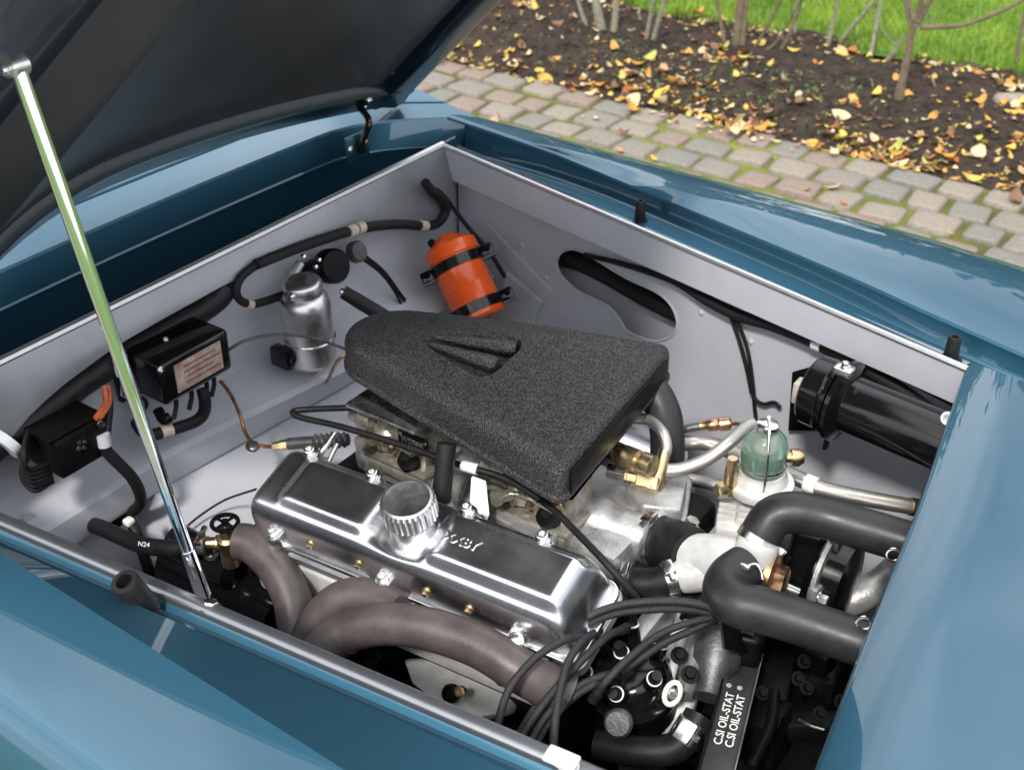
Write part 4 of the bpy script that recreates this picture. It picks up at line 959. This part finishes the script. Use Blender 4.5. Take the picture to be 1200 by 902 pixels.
# ---- distributor
c = PZ(742, 800, .595); ax = Vector((-.12, -.30, .95)).normalized()
dist = thing('distributor', 'glossy black distributor with ring of braided plug leads', 'distributor', c-ax*.06)
MB().lathe(c, ax, [(-.10, .024), (-.06, .026), (-.05, .046), (-.02, .048)], 32).build('body', BLKM, dist)
cap = MB().lathe(c, ax, [(-.02, .052), (-.014, .054), (-.004, .054), (0, .050), (.012, .048), (.030, .043), (.038, .032), (.040, .0001)], 36).build('cap', BLK, dist)
e1 = ax.cross(X3).normalized(); e2 = ax.cross(e1)
towers = []
for i in range(7):
    a_ = 2*math.pi*i/6+.35; d_ = (e1*math.cos(a_)+e2*math.sin(a_)) if i < 6 else Vector(); p = c+d_*.033+ax*(.026 if i < 6 else .036); dd = (ax+d_*.55).normalized()
    tw = MB().lathe(p, dd, [(0, .0105), (.022, .0095), (.030, .0090)], 18).build('tower', BLK, cap)
    MB().lathe(p+dd*.029, dd, [(0, .0088), (.0008, .0096), (.0022, .0092), (.0026, .0082)], 18).build('white_ring', WPLAS, tw); MB().lathe(p+dd*.030, dd, [(0, .0082), (.006, .0078), (.016, .0060)], 16).build('boot', RUB, tw)
    towers.append((p+dd*.030, dd))
for sg in (1, -1): MB().tube([c+e1*sg*.056-ax*.04, c+e1*sg*.060, c+e1*sg*.052+ax*.016], .003, 8).build('spring_clip', COPPER, dist)
MB().lathe(PZ(727, 845, .60), Vector((.2, -.8, .6)), [(0, .016), (.012, .017), (.016, .014)], 22).build('vacuum_unit', GREYC, dist)
# plug leads
L_ = [
 ('braided plug lead hanging outermost over the exhaust pipe', [(578, 875, .66), (584, 845, .68), (598, 805, .705), (628, 770, .72), (662, 750, .72), (690, 746, .70)], 0),
 ('straight braided plug lead dropping in front of the others', [(648, 890, .67), (650, 850, .69), (656, 810, .705), (666, 775, .715), (682, 752, .715), (697, 741, .70)], 1),
 ('braided plug lead fanning from the middle of the bundle', [(598, 885, .64), (622, 845, .66), (650, 808, .68), (685, 770, .70), (712, 745, .70), (728, 738, .69)], 2),
 ('braided plug lead lowest in the bundle', [(618, 892, .62), (640, 850, .64), (668, 820, .66), (695, 802, .675), (712, 798, .665)], 3),
 ('braided plug lead arching highest across to the radiator hose', [(662, 742, .70), (690, 722, .72), (730, 708, .73), (785, 704, .735), (825, 709, .73), (838, 718, .72)], 4),
 ('braided plug lead looping back beneath the radiator hose', [(640, 760, .69), (675, 738, .705), (720, 719, .715), (780, 713, .72), (825, 716, .715), (836, 722, .71), (812, 728, .71), (775, 742, .705), (738, 770, .70), (712, 796, .69), (700, 812, .67)], 5),
 ('braided plug lead second in the loop by the lower radiator hose', [(838, 724, .705), (815, 736, .70), (780, 752, .695), (755, 768, .69), (738, 780, .68)], 6),
 ('braided plug lead crossing low behind the straight one', [(606, 896, .63), (640, 838, .655), (675, 806, .67), (705, 792, .68), (724, 790, .67)], 3),
 ('braided plug lead tucked beneath the middle of the bundle', [(590, 890, .62), (620, 840, .64), (648, 795, .66), (662, 765, .67), (672, 748, .67)], 1)]
for lb_, pth, k_ in L_:
    pts = [PZ(*q) for q in pth]; t = thing('ignition_lead', lb_, 'plug lead', pts[0], 'braided ignition leads')
    MB().tube(pts, .0047, 10, 8).build('lead', BRAIDK, t)
    MB().tube([pts[-1], pts[-1]+(pts[-1]-pts[-2]).normalized()*.012], .0062, 12, 1).build('boot', RUB, t)

# ---- exhaust primaries (parts of the engine)
def ex_pipe(pth, r, nm='exhaust_pipe'): return MB().tube([PZ(*q) for q in pth], r, 24, 8).build(nm, EXH, engine)
ex_pipe([(280, 634, .665), (296, 638, .665), (320, 660, .655), (340, 695, .635), (347, 730, .61), (352, 765, .585), (352, 800, .55)], .0245)
ex_pipe([(470, 716, .675), (436, 700, .672), (400, 703, .66), (372, 730, .63), (352, 775, .59)], .0240)
ex_pipe([(650, 808, .66), (610, 786, .682), (560, 756, .692), (500, 736, .692), (445, 731, .682), (400, 744, .66), (368, 772, .63), (345, 815, .59)], .0252)
for (u0, v0, z0, u1, v1, z1, r_) in [(352, 752, .595, 352, 765, .585, .0258), (392, 709, .652, 384, 716, .645, .0250), (404, 742, .662, 396, 746, .657, .0264), (598, 779, .684, 606, 784, .683, .0262)]:
    a_, b_ = PZ(u0, v0, z0), PZ(u1, v1, z1); MB().lathe(a_, b_-a_, [(-.003, r_-.002), (-.0015, r_), (.0015, r_), (.003, r_-.002)], 28).build('weld_bead', EXH, engine)
c0 = PZ(355, 790, .56); MB().tube([c0, PZ(330, 850, .48), PZ(300, 920, .40)], [.032, .036, .030], 24, 6).build('collector', EXH, engine)
MB().lathe(PZ(632, 798, .668), PZ(660, 814, .655)-PZ(620, 792, .675), [(0, .0262), (.02, .0270), (.024, .030), (.034, .030)], 24).build('port_flange', GREYC, engine)
for (u, v, z) in [(607, 752, .70)]:
    q = PZ(u, v, z); MB().lathe(q, Vector((0, -.7, .7)), [(0, .011), (.008, .011), (.010, .0085), (.012, .0055)], 16).build('plug_ring', ZINC, engine)
# pale block plates and core plugs under the exhaust
MB().prism([PZ(u, v, .54) for u, v in [(470, 770), (540, 770), (600, 800), (590, 835), (540, 845), (480, 800)]], (0, .03, -.03), bev=.008).build('mount_plate', SILV, engine)
for (u, v, z, r) in [(541, 810, .565, .0075), (530, 812, .55, .012), (440, 768, .56, .011), (430, 790, .54, .02)]:
    MB().lathe(PZ(u, v, z), Vector((0, -.8, .6)), [(0, r), (.006, r), (.008, r*.7), (.004, r*.55), (.004, .0001)], 20).build('core_plug', BLKM if r > .008 else BRASS, engine)
MB().tube([PZ(u, v, z) for u, v, z in [(380, 770, .50), (440, 800, .49), (520, 835, .48), (600, 870, .47)]], .03, 16).build('sump_rail', BLK, engine)

# ---- heater valve and its hoses
c = PZ(268, 640, .64)
t = thing('heater_valve', 'brass heater tap with black round handwheel', 'tap', c-Z3*.02)
MB().lathe(c, Z3, [(-.03, .012), (0, .013), (.008, .015), (.014, .015), (.018, .010), (.03, .009), (.036, .007)], 18).build('body', BRASS, t)
MB().lathe(c-CR*.03+CU*.004, CR, [(0, .008), (.012, .009), (.014, .012), (.024, .012)], 14).build('side_union', BRASS, t)
wh = c+Z3*.040
w_ = MB(); w_.tube([wh+Vector((.017*math.cos(a), .017*math.sin(a), 0)) for a in [2*math.pi*i/24 for i in range(25)]], .0032, 8, 1)
for i in range(4): a_ = i*math.pi/2; w_.tube([wh, wh+Vector((.017*math.cos(a_), .017*math.sin(a_), 0))], .0022, 6, 1)
w_.lathe(wh, Z3, [(-.004, .005), (.004, .005)], 12); w_.build('handwheel', BLK, t)
hp = [PZ(u, v, z) for u, v, z in [(245, 640, .64), (225, 640, .635), (195, 642, .625), (165, 638, .61), (140, 628, .59), (118, 618, .57), (100, 612, .55)]]
t, h = hose('heater_hose', 'black heater hose leading from the brass tap to the bulkhead', hp, .0118, RUB, n=18)
clamp(PZ(240, 640, .639), PZ(225, 640, .635), .0122, h, .009)
text_mesh('N24', .009, PZ(170, 637, .626)-CF*.006, CR+CU*-.12, CU, WPLAS, 'printed_mark', h, ext=.0001)
hp = [PZ(u, v, z) for u, v, z in [(152, 608, .57), (160, 625, .56), (170, 655, .52), (182, 690, .47)]]
t, h = hose('heater_hose', 'thin black return hose with pale clip hanging below the bulkhead', hp, .0085, RUB, n=14)
MB().box(PZ(151, 611, .575), (.014, .014, .010), bev=.003).build('pale_clip', WPLAS, h)
# earth wire on the tunnel
t = thing('earth_wire', 'thin dark wire screwed to the tunnel cover beside the rocker cover', 'wire', PZ(215, 622, .52))
MB().tube([PZ(u, v, z) for u, v, z in [(214, 624, .525), (222, 614, .53), (240, 600, .535), (265, 585, .55), (300, 573, .60)]], .0018, 8).build('wire', RUB, t)
MB().hexbolt(PZ(214, 624, .522), Vector((.4, 0, 1)), .006, .006).build('eyelet', ZINC, t)
# starter motor, black, low at the rear
c = PZ(275, 690, .52)
t = thing('starter_motor', 'oily black starter motor under the heater tap', 'starter motor', c-Z3*.1)
MB().lathe(c, X3, [(-.12, .03), (-.115, .045), (.10, .045), (.105, .03)], 28).build('body', BLK, t)
MB().lathe(c+Vector((0, -.02, .06)), X3, [(-.09, .015), (-.085, .026), (.03, .026), (.035, .012)], 22).build('solenoid', BLK, t)
MB().box(c+Vector((.05, .04, .07)), (.06, .05, .03), bev=.008).build('bracket', GREYC, t)
mb = MB()
for q in (Vector((.0, -.03, .085)), Vector((.03, -.01, .10)), Vector((.06, .0, .09))): mb.hexbolt(c+q, Vector((.3, -.3, .9)), .007, .012)
mb.build('terminal_nut', ZINC, t)
# prop stop and white tab on the near rail
MB().hexbolt(PZ(246, 712, .838), Vector((0, .3, 1)), .008, .008).build('prop_nut', ZINC, car)
p = PZ(658, 888, .855)
t = thing('rail_clip', 'white plastic clip hooked over the near bay rail', 'clip', p)
MB().box(p, (.030, .018, .005), (Vector((.99, .12, 0)), Vector((-.12, .99, 0)), Z3), bev=.002, seg=3).build('tab', WPLAS, t)
MB().box(p-Z3*.012+Vector((0, .006, 0)), (.028, .004, .022), bev=.001).build('hook', WPLAS, t)
#PART4
# ================================================================== GROUND, PATH, BED, LAWN
def tagk(o, k='structure'): o['kind'] = k; return o
EARTH = mat('damp_earth', (.042, .027, .018), 0, .9, col2=(.014, .009, .006), vscale=14, bump=1., bscale=60, detail=8)
MOSS = mat('mossy_joint_earth', (.17, .20, .02), 0, .95, col2=(.035, .026, .018), vscale=.9, bump=1., bscale=90, detail=6)
GR = mat('lawn_base', (.06, .13, .015), 0, .9, var=.3, vscale=6)
g = MB(); N = 24
g.grid([[Vector((-60+i*120/N, -60+j*120/N, -.06)) for i in range(N+1)] for j in range(N+1)]).build('ground', GR, None)
tagk(bpy.data.objects['ground'])
def hgrid(x0, x1, y0, y1, st, fn):
    nx = int((x1-x0)/st)+1; ny = int((y1-y0)/st)+1
    return MB().grid([[Vector((x0+i*st, y0+j*st, fn(x0+i*st, y0+j*st))) for i in range(nx)] for j in range(ny)])
YS = 4.13; YL = 5.30
path = tagk(hgrid(-7, 4, -2.4, YS+.05, .06, lambda x, y: -.006+.006*noise.noise((x*6, y*6, 0))+.004*noise.noise((x*23, y*23, 3))).build('path', MOSS, None))
def soilz(x, y):
    k = min(1, max(0, (y-YS+.02)/.35)); e = min(1, max(0, (YL-y)/.25))
    return -.03+.075*k*(.5+.5*e)+k*(.045*noise.noise((x*2.2, y*2.2, 1))+.022*noise.noise((x*9, y*9, 5))+.010*noise.noise((x*30, y*30, 2)))
bed = tagk(hgrid(-6, 3, YS-.1, YL+.12, .025, soilz).build('flower_bed', EARTH, None, ang=80))
lawn = tagk(hgrid(-14, 12, YL, 30, .35, lambda x, y: -.0+.02*noise.noise((x, y, 0))).build('lawn', GR, None))

# setts: rows parallel to the car, each an object
stone = []
for i, (c, c2) in enumerate([((.25, .225, .19), (.155, .14, .115)), ((.27, .21, .17), (.17, .13, .105)), ((.22, .215, .185), (.14, .135, .115)), ((.29, .255, .21), (.18, .155, .125))]):
    stone.append(mat('granite_sett_%s' % 'abcd'[i], c, 0, .75, col2=c2, vscale=16, bump=.5, bscale=70, detail=6))
sett_me = []
for k in range(12):
    bm = bmesh.new(); q = []
    jit = lambda s: random.uniform(-s, s)
    cs = [(-.5+jit(.05), -.5+jit(.06)), (.5+jit(.05), -.5+jit(.06)), (.5+jit(.05), .5+jit(.06)), (-.5+jit(.05), .5+jit(.06))]
    def rnd(cs, f):
        P = []
        for i in range(4):
            a = Vector(cs[i]); pr = Vector(cs[i-1]); nx_ = Vector(cs[(i+1) % 4])
            P += [a+(pr-a)*f, a+(pr-a)*f*.25+(nx_-a)*f*.25, a+(nx_-a)*f]
        return P
    base = rnd(cs, .16); rings_ = [(1.03, -.06), (1.02, -.010), (.985, .002), (.93, .006), (.6, .0075)]
    vs = []; 
    for s_, z in rings_: vs += [(p.x*s_, p.y*s_, z+(jit(.0012) if z > 0 else 0)) for p in base]
    vs.append((0, 0, .0075+jit(.002))); nb = len(base); fs = []
    for i in range(len(rings_)-1):
        for j in range(nb): a = i*nb+j; b = i*nb+(j+1) % nb; fs.append((a, b, b+nb, a+nb))
    for j in range(nb): fs.append(((len(rings_)-1)*nb+j, (len(rings_)-1)*nb+(j+1) % nb, len(vs)-1))
    sett_me.append((vs, fs))
def sett_mesh(k, m):
    me = bpy.data.meshes.new('sett'); me.from_pydata(*[sett_me[k][0], [], sett_me[k][1]]); me.polygons.foreach_set('use_smooth', [True]*len(me.polygons)); me.set_sharp_from_angle(angle=R_(50)); me.materials.append(m); return me
pool = [sett_mesh(k, stone[k % 4]) for k in range(12)]
rest = MB(); cnt = 0; PW, PD = .158, .152
def vis(x, y):
    d = Vector((x, y, 0))-O; f_ = d.dot(CF); u = CX+F*d.dot(CR)/f_; v = CY-F*d.dot(CU)/f_
    return -30 < u < 1240 and -30 < v < 330 and u > 470 and v < 110+(u-500)*.27+40
row = 0; y = YS-.06
while y > -2.2:
    x = -6.6+(row % 2)*.075+random.uniform(-.02, .02)
    while x < 3.6:
        wd = PW*random.uniform(.82, 1.18); dp = PD*random.uniform(.92, 1.03)
        cx_, cy_ = x+wd/2, y+random.uniform(-.010, .010)+.035*math.sin(x*1.3+row*.2)*.4; zz = random.uniform(-.004, .005); rot = random.uniform(-.07, .07)
        sx, sy = wd-.018, dp-.017
        if vis(cx_, cy_) and cnt < 290 and y > 2.2:
            o = bpy.data.objects.new('sett', random.choice(pool)); COL.objects.link(o); o.location = (cx_, cy_, zz); o.rotation_euler = (random.uniform(-.02, .02), random.uniform(-.02, .02), rot); o.scale = (sx, sy, 1); o.parent = path; cnt += 1
        elif abs(cx_) < 4.5:
            vv, ff = random.choice(sett_me); ca, sa = math.cos(rot), math.sin(rot)
            rest.add([(cx_+(p[0]*sx*ca-p[1]*sy*sa), cy_+(p[0]*sx*sa+p[1]*sy*ca), zz+p[2]) for p in vv], ff)
        x += wd
    y -= PD; row += 1
o = rest.build('setts_beyond', stone[0], path, ang=50); o['kind'] = 'stuff'

# grass blades
def blades(n, x0, x1, y0, y1, hmin, hmax, m, name, edge=None):
    x = rng.uniform(x0, x1, n); yy = rng.uniform(y0, y1, n); keep = yy > YL+.02+.03*np.sin(x*5)+.02*np.sin(x*17); x, yy = x[keep], yy[keep]; n = len(x)
    a = rng.uniform(0, 6.28, n); h = rng.uniform(hmin, hmax, n); wd = rng.uniform(.0015, .003, n); ln = rng.normal(0, .45, (2, n))*h
    v = np.zeros((n, 3, 3)); v[:, 0] = np.stack([x-wd*np.cos(a), yy-wd*np.sin(a), np.zeros(n)], 1); v[:, 1] = np.stack([x+wd*np.cos(a), yy+wd*np.sin(a), np.zeros(n)], 1); v[:, 2] = np.stack([x+ln[0], yy+ln[1], h], 1)
    me = bpy.data.meshes.new(name); me.vertices.add(n*3); me.vertices.foreach_set('co', v.reshape(-1)); me.loops.add(n*3); me.loops.foreach_set('vertex_index', np.arange(n*3, dtype=np.int32)); me.polygons.add(n); me.polygons.foreach_set('loop_start', np.arange(0, n*3, 3, dtype=np.int32)); me.update(calc_edges=True); me.validate()
    me.materials.append(m); o = bpy.data.objects.new(name, me); COL.objects.link(o); return o
def leafmat(name, c, tr=.35, var=.2, vs=60):
    m = mat(name, c, 0, .5, var=var, vscale=vs); b = m.node_tree.nodes['Principled BSDF']; return m
GB = mat('grass_blade', (.24, .36, .03), 0, .5, col2=(.12, .23, .016), vscale=3)
o = blades(150000, -5.2, 1.2, YL, 8.0, .02, .055, GB, 'grass'); o['kind'] = 'stuff'; tag(o, 'short bright green lawn grass beyond the flower bed', 'grass')

# clods
def clods(n, x0, x1, y0, y1, smin, smax, m, name, parent=None):
    b = MB()
    for i in range(n):
        x, yy = random.uniform(x0, x1), random.uniform(y0, y1); s_ = random.uniform(smin, smax)*random.uniform(.5, 1); z = soilz(x, yy)
        P = [(s_, 0, 0), (-s_, 0, 0), (0, s_, 0), (0, -s_, 0), (0, 0, s_*.8), (0, 0, -s_)]; P = [Vector(p)*random.uniform(.6, 1.25) for p in P]; rt = Matrix.Rotation(random.uniform(0, 6), 3, 'Z')
        b.add([rt @ p+Vector((x, yy, z)) for p in P], [(0, 2, 4), (2, 1, 4), (1, 3, 4), (3, 0, 4), (2, 0, 5), (1, 2, 5), (3, 1, 5), (0, 3, 5)])
    o = b.build(name, m, parent, smooth=False); o['kind'] = 'stuff'; return o
o = clods(9000, -4.6, .6, YS-.02, YL+.05, .006, .022, EARTH, 'soil_clods', bed)
# leaves
LC = [('yellow', (.55, .37, .07)), ('golden', (.48, .24, .05)), ('pale cream', (.52, .41, .24)), ('rusty orange', (.36, .13, .03)), ('lime yellow', (.40, .38, .08)), ('brown', (.17, .09, .045)), ('pinkish tan', (.40, .25, .15))]
LM = [mat(n.replace(' ', '_')+'_leaf', c, 0, .6, var=.28, vscale=40) for n, c in LC]
def leaf_geo(L, W, curl):
    P = []; n = 5
    for i in range(n+1):
        s_ = i/n; w_ = W*math.sin(math.pi*min(1, s_*.92+.06))**.8; z = curl*(s_-.5)**2*4
        P += [Vector((-w_/2, (s_-.5)*L, z+.3*curl)), Vector((0, (s_-.5)*L, z)), Vector((w_/2, (s_-.5)*L, z+.3*curl))]
    F_ = []
    for i in range(n):
        for j in range(2): a = i*3+j; F_.append((a, a+1, a+4, a+3))
    return P, F_
CL = [(random.uniform(-4.3, .2), YS+abs(random.gauss(0, .25)) if random.random() < .5 else random.uniform(YS, YL+.05)) for _ in range(34)]
def leaf_spot(near):
    while True:
        q = random.random(); cl = random.random() < .55
        if q < .34: yy = YS+abs(random.gauss(0, .16))-.03
        elif q < .60: yy = YL-abs(random.gauss(0, .10))+.02
        elif q < .95: yy = random.uniform(YS, YL)
        else: yy = random.uniform(YS-.6, YS) if random.random() < .6 else random.uniform(YL, YL+1.6)
        x = random.uniform(-4.3, .3)
        if cl: c_ = random.choice(CL); x, yy = c_[0]+random.gauss(0, .13), c_[1]+random.gauss(0, .07)
        d = Vector((x, yy, 0))-O; f_ = d.dot(CF); u = CX+F*d.dot(CR)/f_; v = CY-F*d.dot(CU)/f_
        if not near or (500 < u < 1215 and -10 < v < 300): return x, yy
def leafz(x, yy): return (.012 if yy < YS+.03 else (soilz(x, yy) if yy < YL else .03))+.006
LP = []
for k, m in enumerate(LM):
    for v_ in range(3):
        P, F_ = leaf_geo(1, random.uniform(.45, .8), random.uniform(.08, .42)); me = bpy.data.meshes.new('fallen_leaf'); me.from_pydata(P, [], F_); me.polygons.foreach_set('use_smooth', [True]*len(me.polygons)); me.materials.append(m); LP.append((k, me))
wts = [.20, .17, .26, .09, .05, .13, .10]
for i in range(280):
    x, yy = leaf_spot(True); k = random.choices(range(7), wts)[0]; me = random.choice([q for kk, q in LP if kk == k])
    o = bpy.data.objects.new('fallen_leaf', me); COL.objects.link(o); s_ = random.uniform(.035, .075); o.scale = (s_, s_, s_); o.location = (x, yy, leafz(x, yy)); o.rotation_euler = (random.gauss(0, .35), random.gauss(0, .35), random.uniform(0, 6.28))
    where = 'on the cobbled path' if yy < YS else ('on the lawn' if yy > YL else 'on the dark soil of the flower bed'); wh = ['path', 'lawn', 'bed'][0 if yy < YS else 1 if yy > YL else 2]
    tag(o, '%s fallen leaf lying %s' % (LC[k][0], where), 'leaf', '%s leaves on the %s' % (LC[k][0], wh))
b = [MB() for _ in LM]
for i in range(1800):
    x, yy = leaf_spot(False); k = random.choices(range(7), wts)[0]; L = random.uniform(.015, .04); P, F_ = leaf_geo(L, L*.6, L*.12)
    rt = Matrix.Rotation(random.uniform(0, 6.28), 3, 'Z') @ Matrix.Rotation(random.gauss(0, .3), 3, 'X'); b[k].add([rt @ p+Vector((x, yy, leafz(x, yy)-.002)) for p in P], F_)
allm = MB(); idx = []
for k, q in enumerate(b): allm.add(q.v, q.f); idx += [k]*len(q.f)
o = allm.build('leaf_litter', LM, bed); o.data.polygons.foreach_set('material_index', idx); o['kind'] = 'stuff'

# shrubs in the bed
BARK = mat('twig_bark', (.17, .13, .085), 0, .8, col2=(.09, .075, .05), vscale=50, bump=.6, bscale=120)
BARK2 = mat('lichen_twig_bark', (.26, .25, .19), 0, .8, col2=(.15, .14, .09), vscale=60, bump=.5, bscale=120)
def shrub(base, stems, label, m=BARK):
    base = Vector((base.x, base.y, soilz(base.x, base.y)-.02)); t = thing('bare_shrub', label, 'shrub', base, 'leafless shrubs in the flower bed')
    for (pts, r0) in stems:
        P = [base+Vector(p) for p in pts]; P = [P[0]]+[p+Vector((random.gauss(0, .006), random.gauss(0, .006), 0)) for p in P[1:]]
        s_ = MB().tube(P, [r0*(1-.65*i/(len(P)-1)) for i in range(len(P))], 8, 4).build('stem', m, t)
        for k in range(3):
            q = P[-2].lerp(P[-1], .2+.3*k); d = (P[-1]-P[-2]).normalized()+Vector((random.gauss(0, .7), random.gauss(0, .7), random.uniform(0, .5))); MB().tube([q, q+d*.06, q+d*.14+Z3*.03], [r0*.35, r0*.25, r0*.12], 6, 3).build('twig', m, s_)
b0 = PZ(1052, 122, 0.02)
shrub(b0, [([(0, 0, 0), (.005, 0, .12), (.01, .01, .26), (.02, .01, .34)], .021), ([(.02, .01, .30), (-.04, .03, .42), (-.05, .04, .7), (-.09, .1, 1.1)], .012), ([(.02, .01, .32), (.06, .02, .42), (.12, .05, .62), (.2, .1, 1.0)], .013), ([(.03, .02, .30), (.2, .08, .33), (.42, .16, .48), (.7, .25, .75)], .011), ([(.02, .01, .33), (.03, -.02, .5), (.02, -.03, .9)], .009)], 'leafless shrub with one stout forked trunk in the flower bed', BARK)
b0 = PZ(705, 44, 0.02)
shrub(b0, [([(0, 0, 0), (-.03, .0, .15), (-.06, .02, .4), (-.10, .0, .8)], .024), ([(.05, .02, 0), (.06, .02, .2), (.07, .03, .5), (.10, .03, .9)], .017), ([(.22, .02, 0), (.24, .02, .2), (.27, .02, .5), (.3, .02, .9)], .010), ([(.25, .03, 0), (.30, .03, .2), (.38, .03, .45), (.5, .05, .9)], .012), ([(-.08, .0, 0), (-.16, .0, .2), (-.28, .0, .6)], .010)], 'leafless shrub with thick pale stems nearest the open bonnet', BARK2)
b0 = PZ(862, 58, 0.02)
shrub(b0, [([(0, 0, 0), (-.01, .02, .2), (-.02, .03, .6), (-.02, .0, .9)], .022), ([(.03, .0, 0), (.02, .02, .25), (.03, .03, .8)], .014), ([(-.05, .0, 0), (-.12, .0, .2), (-.22, .0, .7)], .010), ([(.08, .0, 0), (.18, .0, .2), (.32, .0, .6)], .009), ([(.12, .0, 0), (.2, .0, .1), (.36, .02, .5)], .008), ([(.2, .0, 0), (.26, .02, .2), (.36, .03, .7)], .008)], 'leafless multi stemmed shrub clumped against the lawn edge', BARK)
b0 = PZ(1000, 55, 0.02)
shrub(b0, [([(-.12, .0, 0), (-.12, .02, .3), (-.13, .03, .9)], .012), ([(.1, -.05, -.0), (.07, .02, .3), (.05, .0, .9)], .011), ([(-.1, .05, 0), (.02, .05, .2), (.2, .08, .45), (.4, .1, .8)], .010), ([(-.3, .05, 0), (-.32, .05, .12), (-.31, .05, .25)], .008), ([(.16, .0, 0), (.19, .0, .06), (.21, .0, .12)], .014)], 'leafless shrub of thin upright canes at the lawn edge', BARK2)
b0 = PZ(1192, 70, 0.02)
shrub(b0, [([(0, 0, 0), (-.01, .0, .15), (-.03, .0, .32), (-.04, .0, .5)], .011), ([(.05, 0, 0), (.1, .0, .2), (.2, .0, .6)], .010)], 'short leafless twig shrub beside the fallen stone', BARK)
MB().box(PZ(1186, 118, .03)+Vector((0, 0, -.005)), (.14, .09, .06), (Vector((.8, .6, 0)), Vector((-.6, .8, 0)), Z3), bev=.028, seg=3).build('stone', stone[3], None)
tag(bpy.data.objects['stone'], 'rounded pale stone half sunk in the flower bed', 'stone')
# low weeds in bed
wd_ = MB()
for i in range(900):
    x = random.gauss(-2.2, .5); yy = random.uniform(YS+.1, YS+.65); s_ = random.uniform(.008, .022); z = soilz(x, yy); a = random.uniform(0, 6.28); d = Vector((math.cos(a), math.sin(a), random.uniform(.2, 1.2))).normalized(); e_ = d.cross(Z3).normalized()
    p = Vector((x, yy, z)); wd_.add([p, p+d*s_*.6+e_*s_*.35, p+d*s_*1.2, p+d*s_*.6-e_*s_*.35], [(0, 1, 2, 3)])
o = wd_.build('weeds', mat('weed_leaf', (.07, .11, .03), 0, .6, var=.3, vscale=30), bed); o['kind'] = 'stuff'

# tall trees beyond the lawn (they show as dark reflections in the paint)
TLEAF = mat('tree_leaf', (.055, .075, .022), 0, .6, col2=(.03, .042, .012), vscale=.8)
def tree(x, y, h, r_):
    t = thing('tree', 'tall leafy tree standing beyond the lawn', 'tree', (x, y, 0), 'trees beyond the lawn')
    MB().tube([Vector((x, y, 0)), Vector((x+.1, y, h*.3)), Vector((x, y+.1, h*.8))], [.22, .17, .05], 10, 4).build('trunk', BARK, t)
    n = 5200; cl = []
    for k in range(26):
        a = random.uniform(0, 6.28); q = random.uniform(.0, 1); rr = r_*(1-.65*q)*random.uniform(.3, 1); cl.append((x+rr*math.cos(a), y+rr*math.sin(a), h*(.18+.80*q)))
    c = np.array(cl)[rng.integers(0, 26, n)]+rng.normal(0, .55, (n, 3)); A = rng.normal(0, 1, (n, 3)); A /= np.linalg.norm(A, axis=1)[:, None]; B = np.cross(A, rng.normal(0, 1, (n, 3))); B /= np.linalg.norm(B, axis=1)[:, None]; s_ = rng.uniform(.14, .30, n)[:, None]
    v = np.stack([c-A*s_, c+B*s_*.6, c+A*s_, c-B*s_*.6], 1).reshape(-1, 3)
    b = MB(); b.v = [tuple(q) for q in v]; b.f = [(4*i, 4*i+1, 4*i+2, 4*i+3) for i in range(n)]; b.build('crown', TLEAF, t, smooth=False)
for x, y, h, r_ in [(-13, 17, 8.6, 3.0), (-8.6, 15.5, 7.6, 2.8), (-4.6, 17, 9.0, 3.0), (-1.2, 15.5, 8.0, 2.8), (2.6, 17, 9.0, 3.0), (6.6, 15.5, 7.8, 2.8), (11, 17, 8.6, 3.0)]: tree(x, y, h, r_)
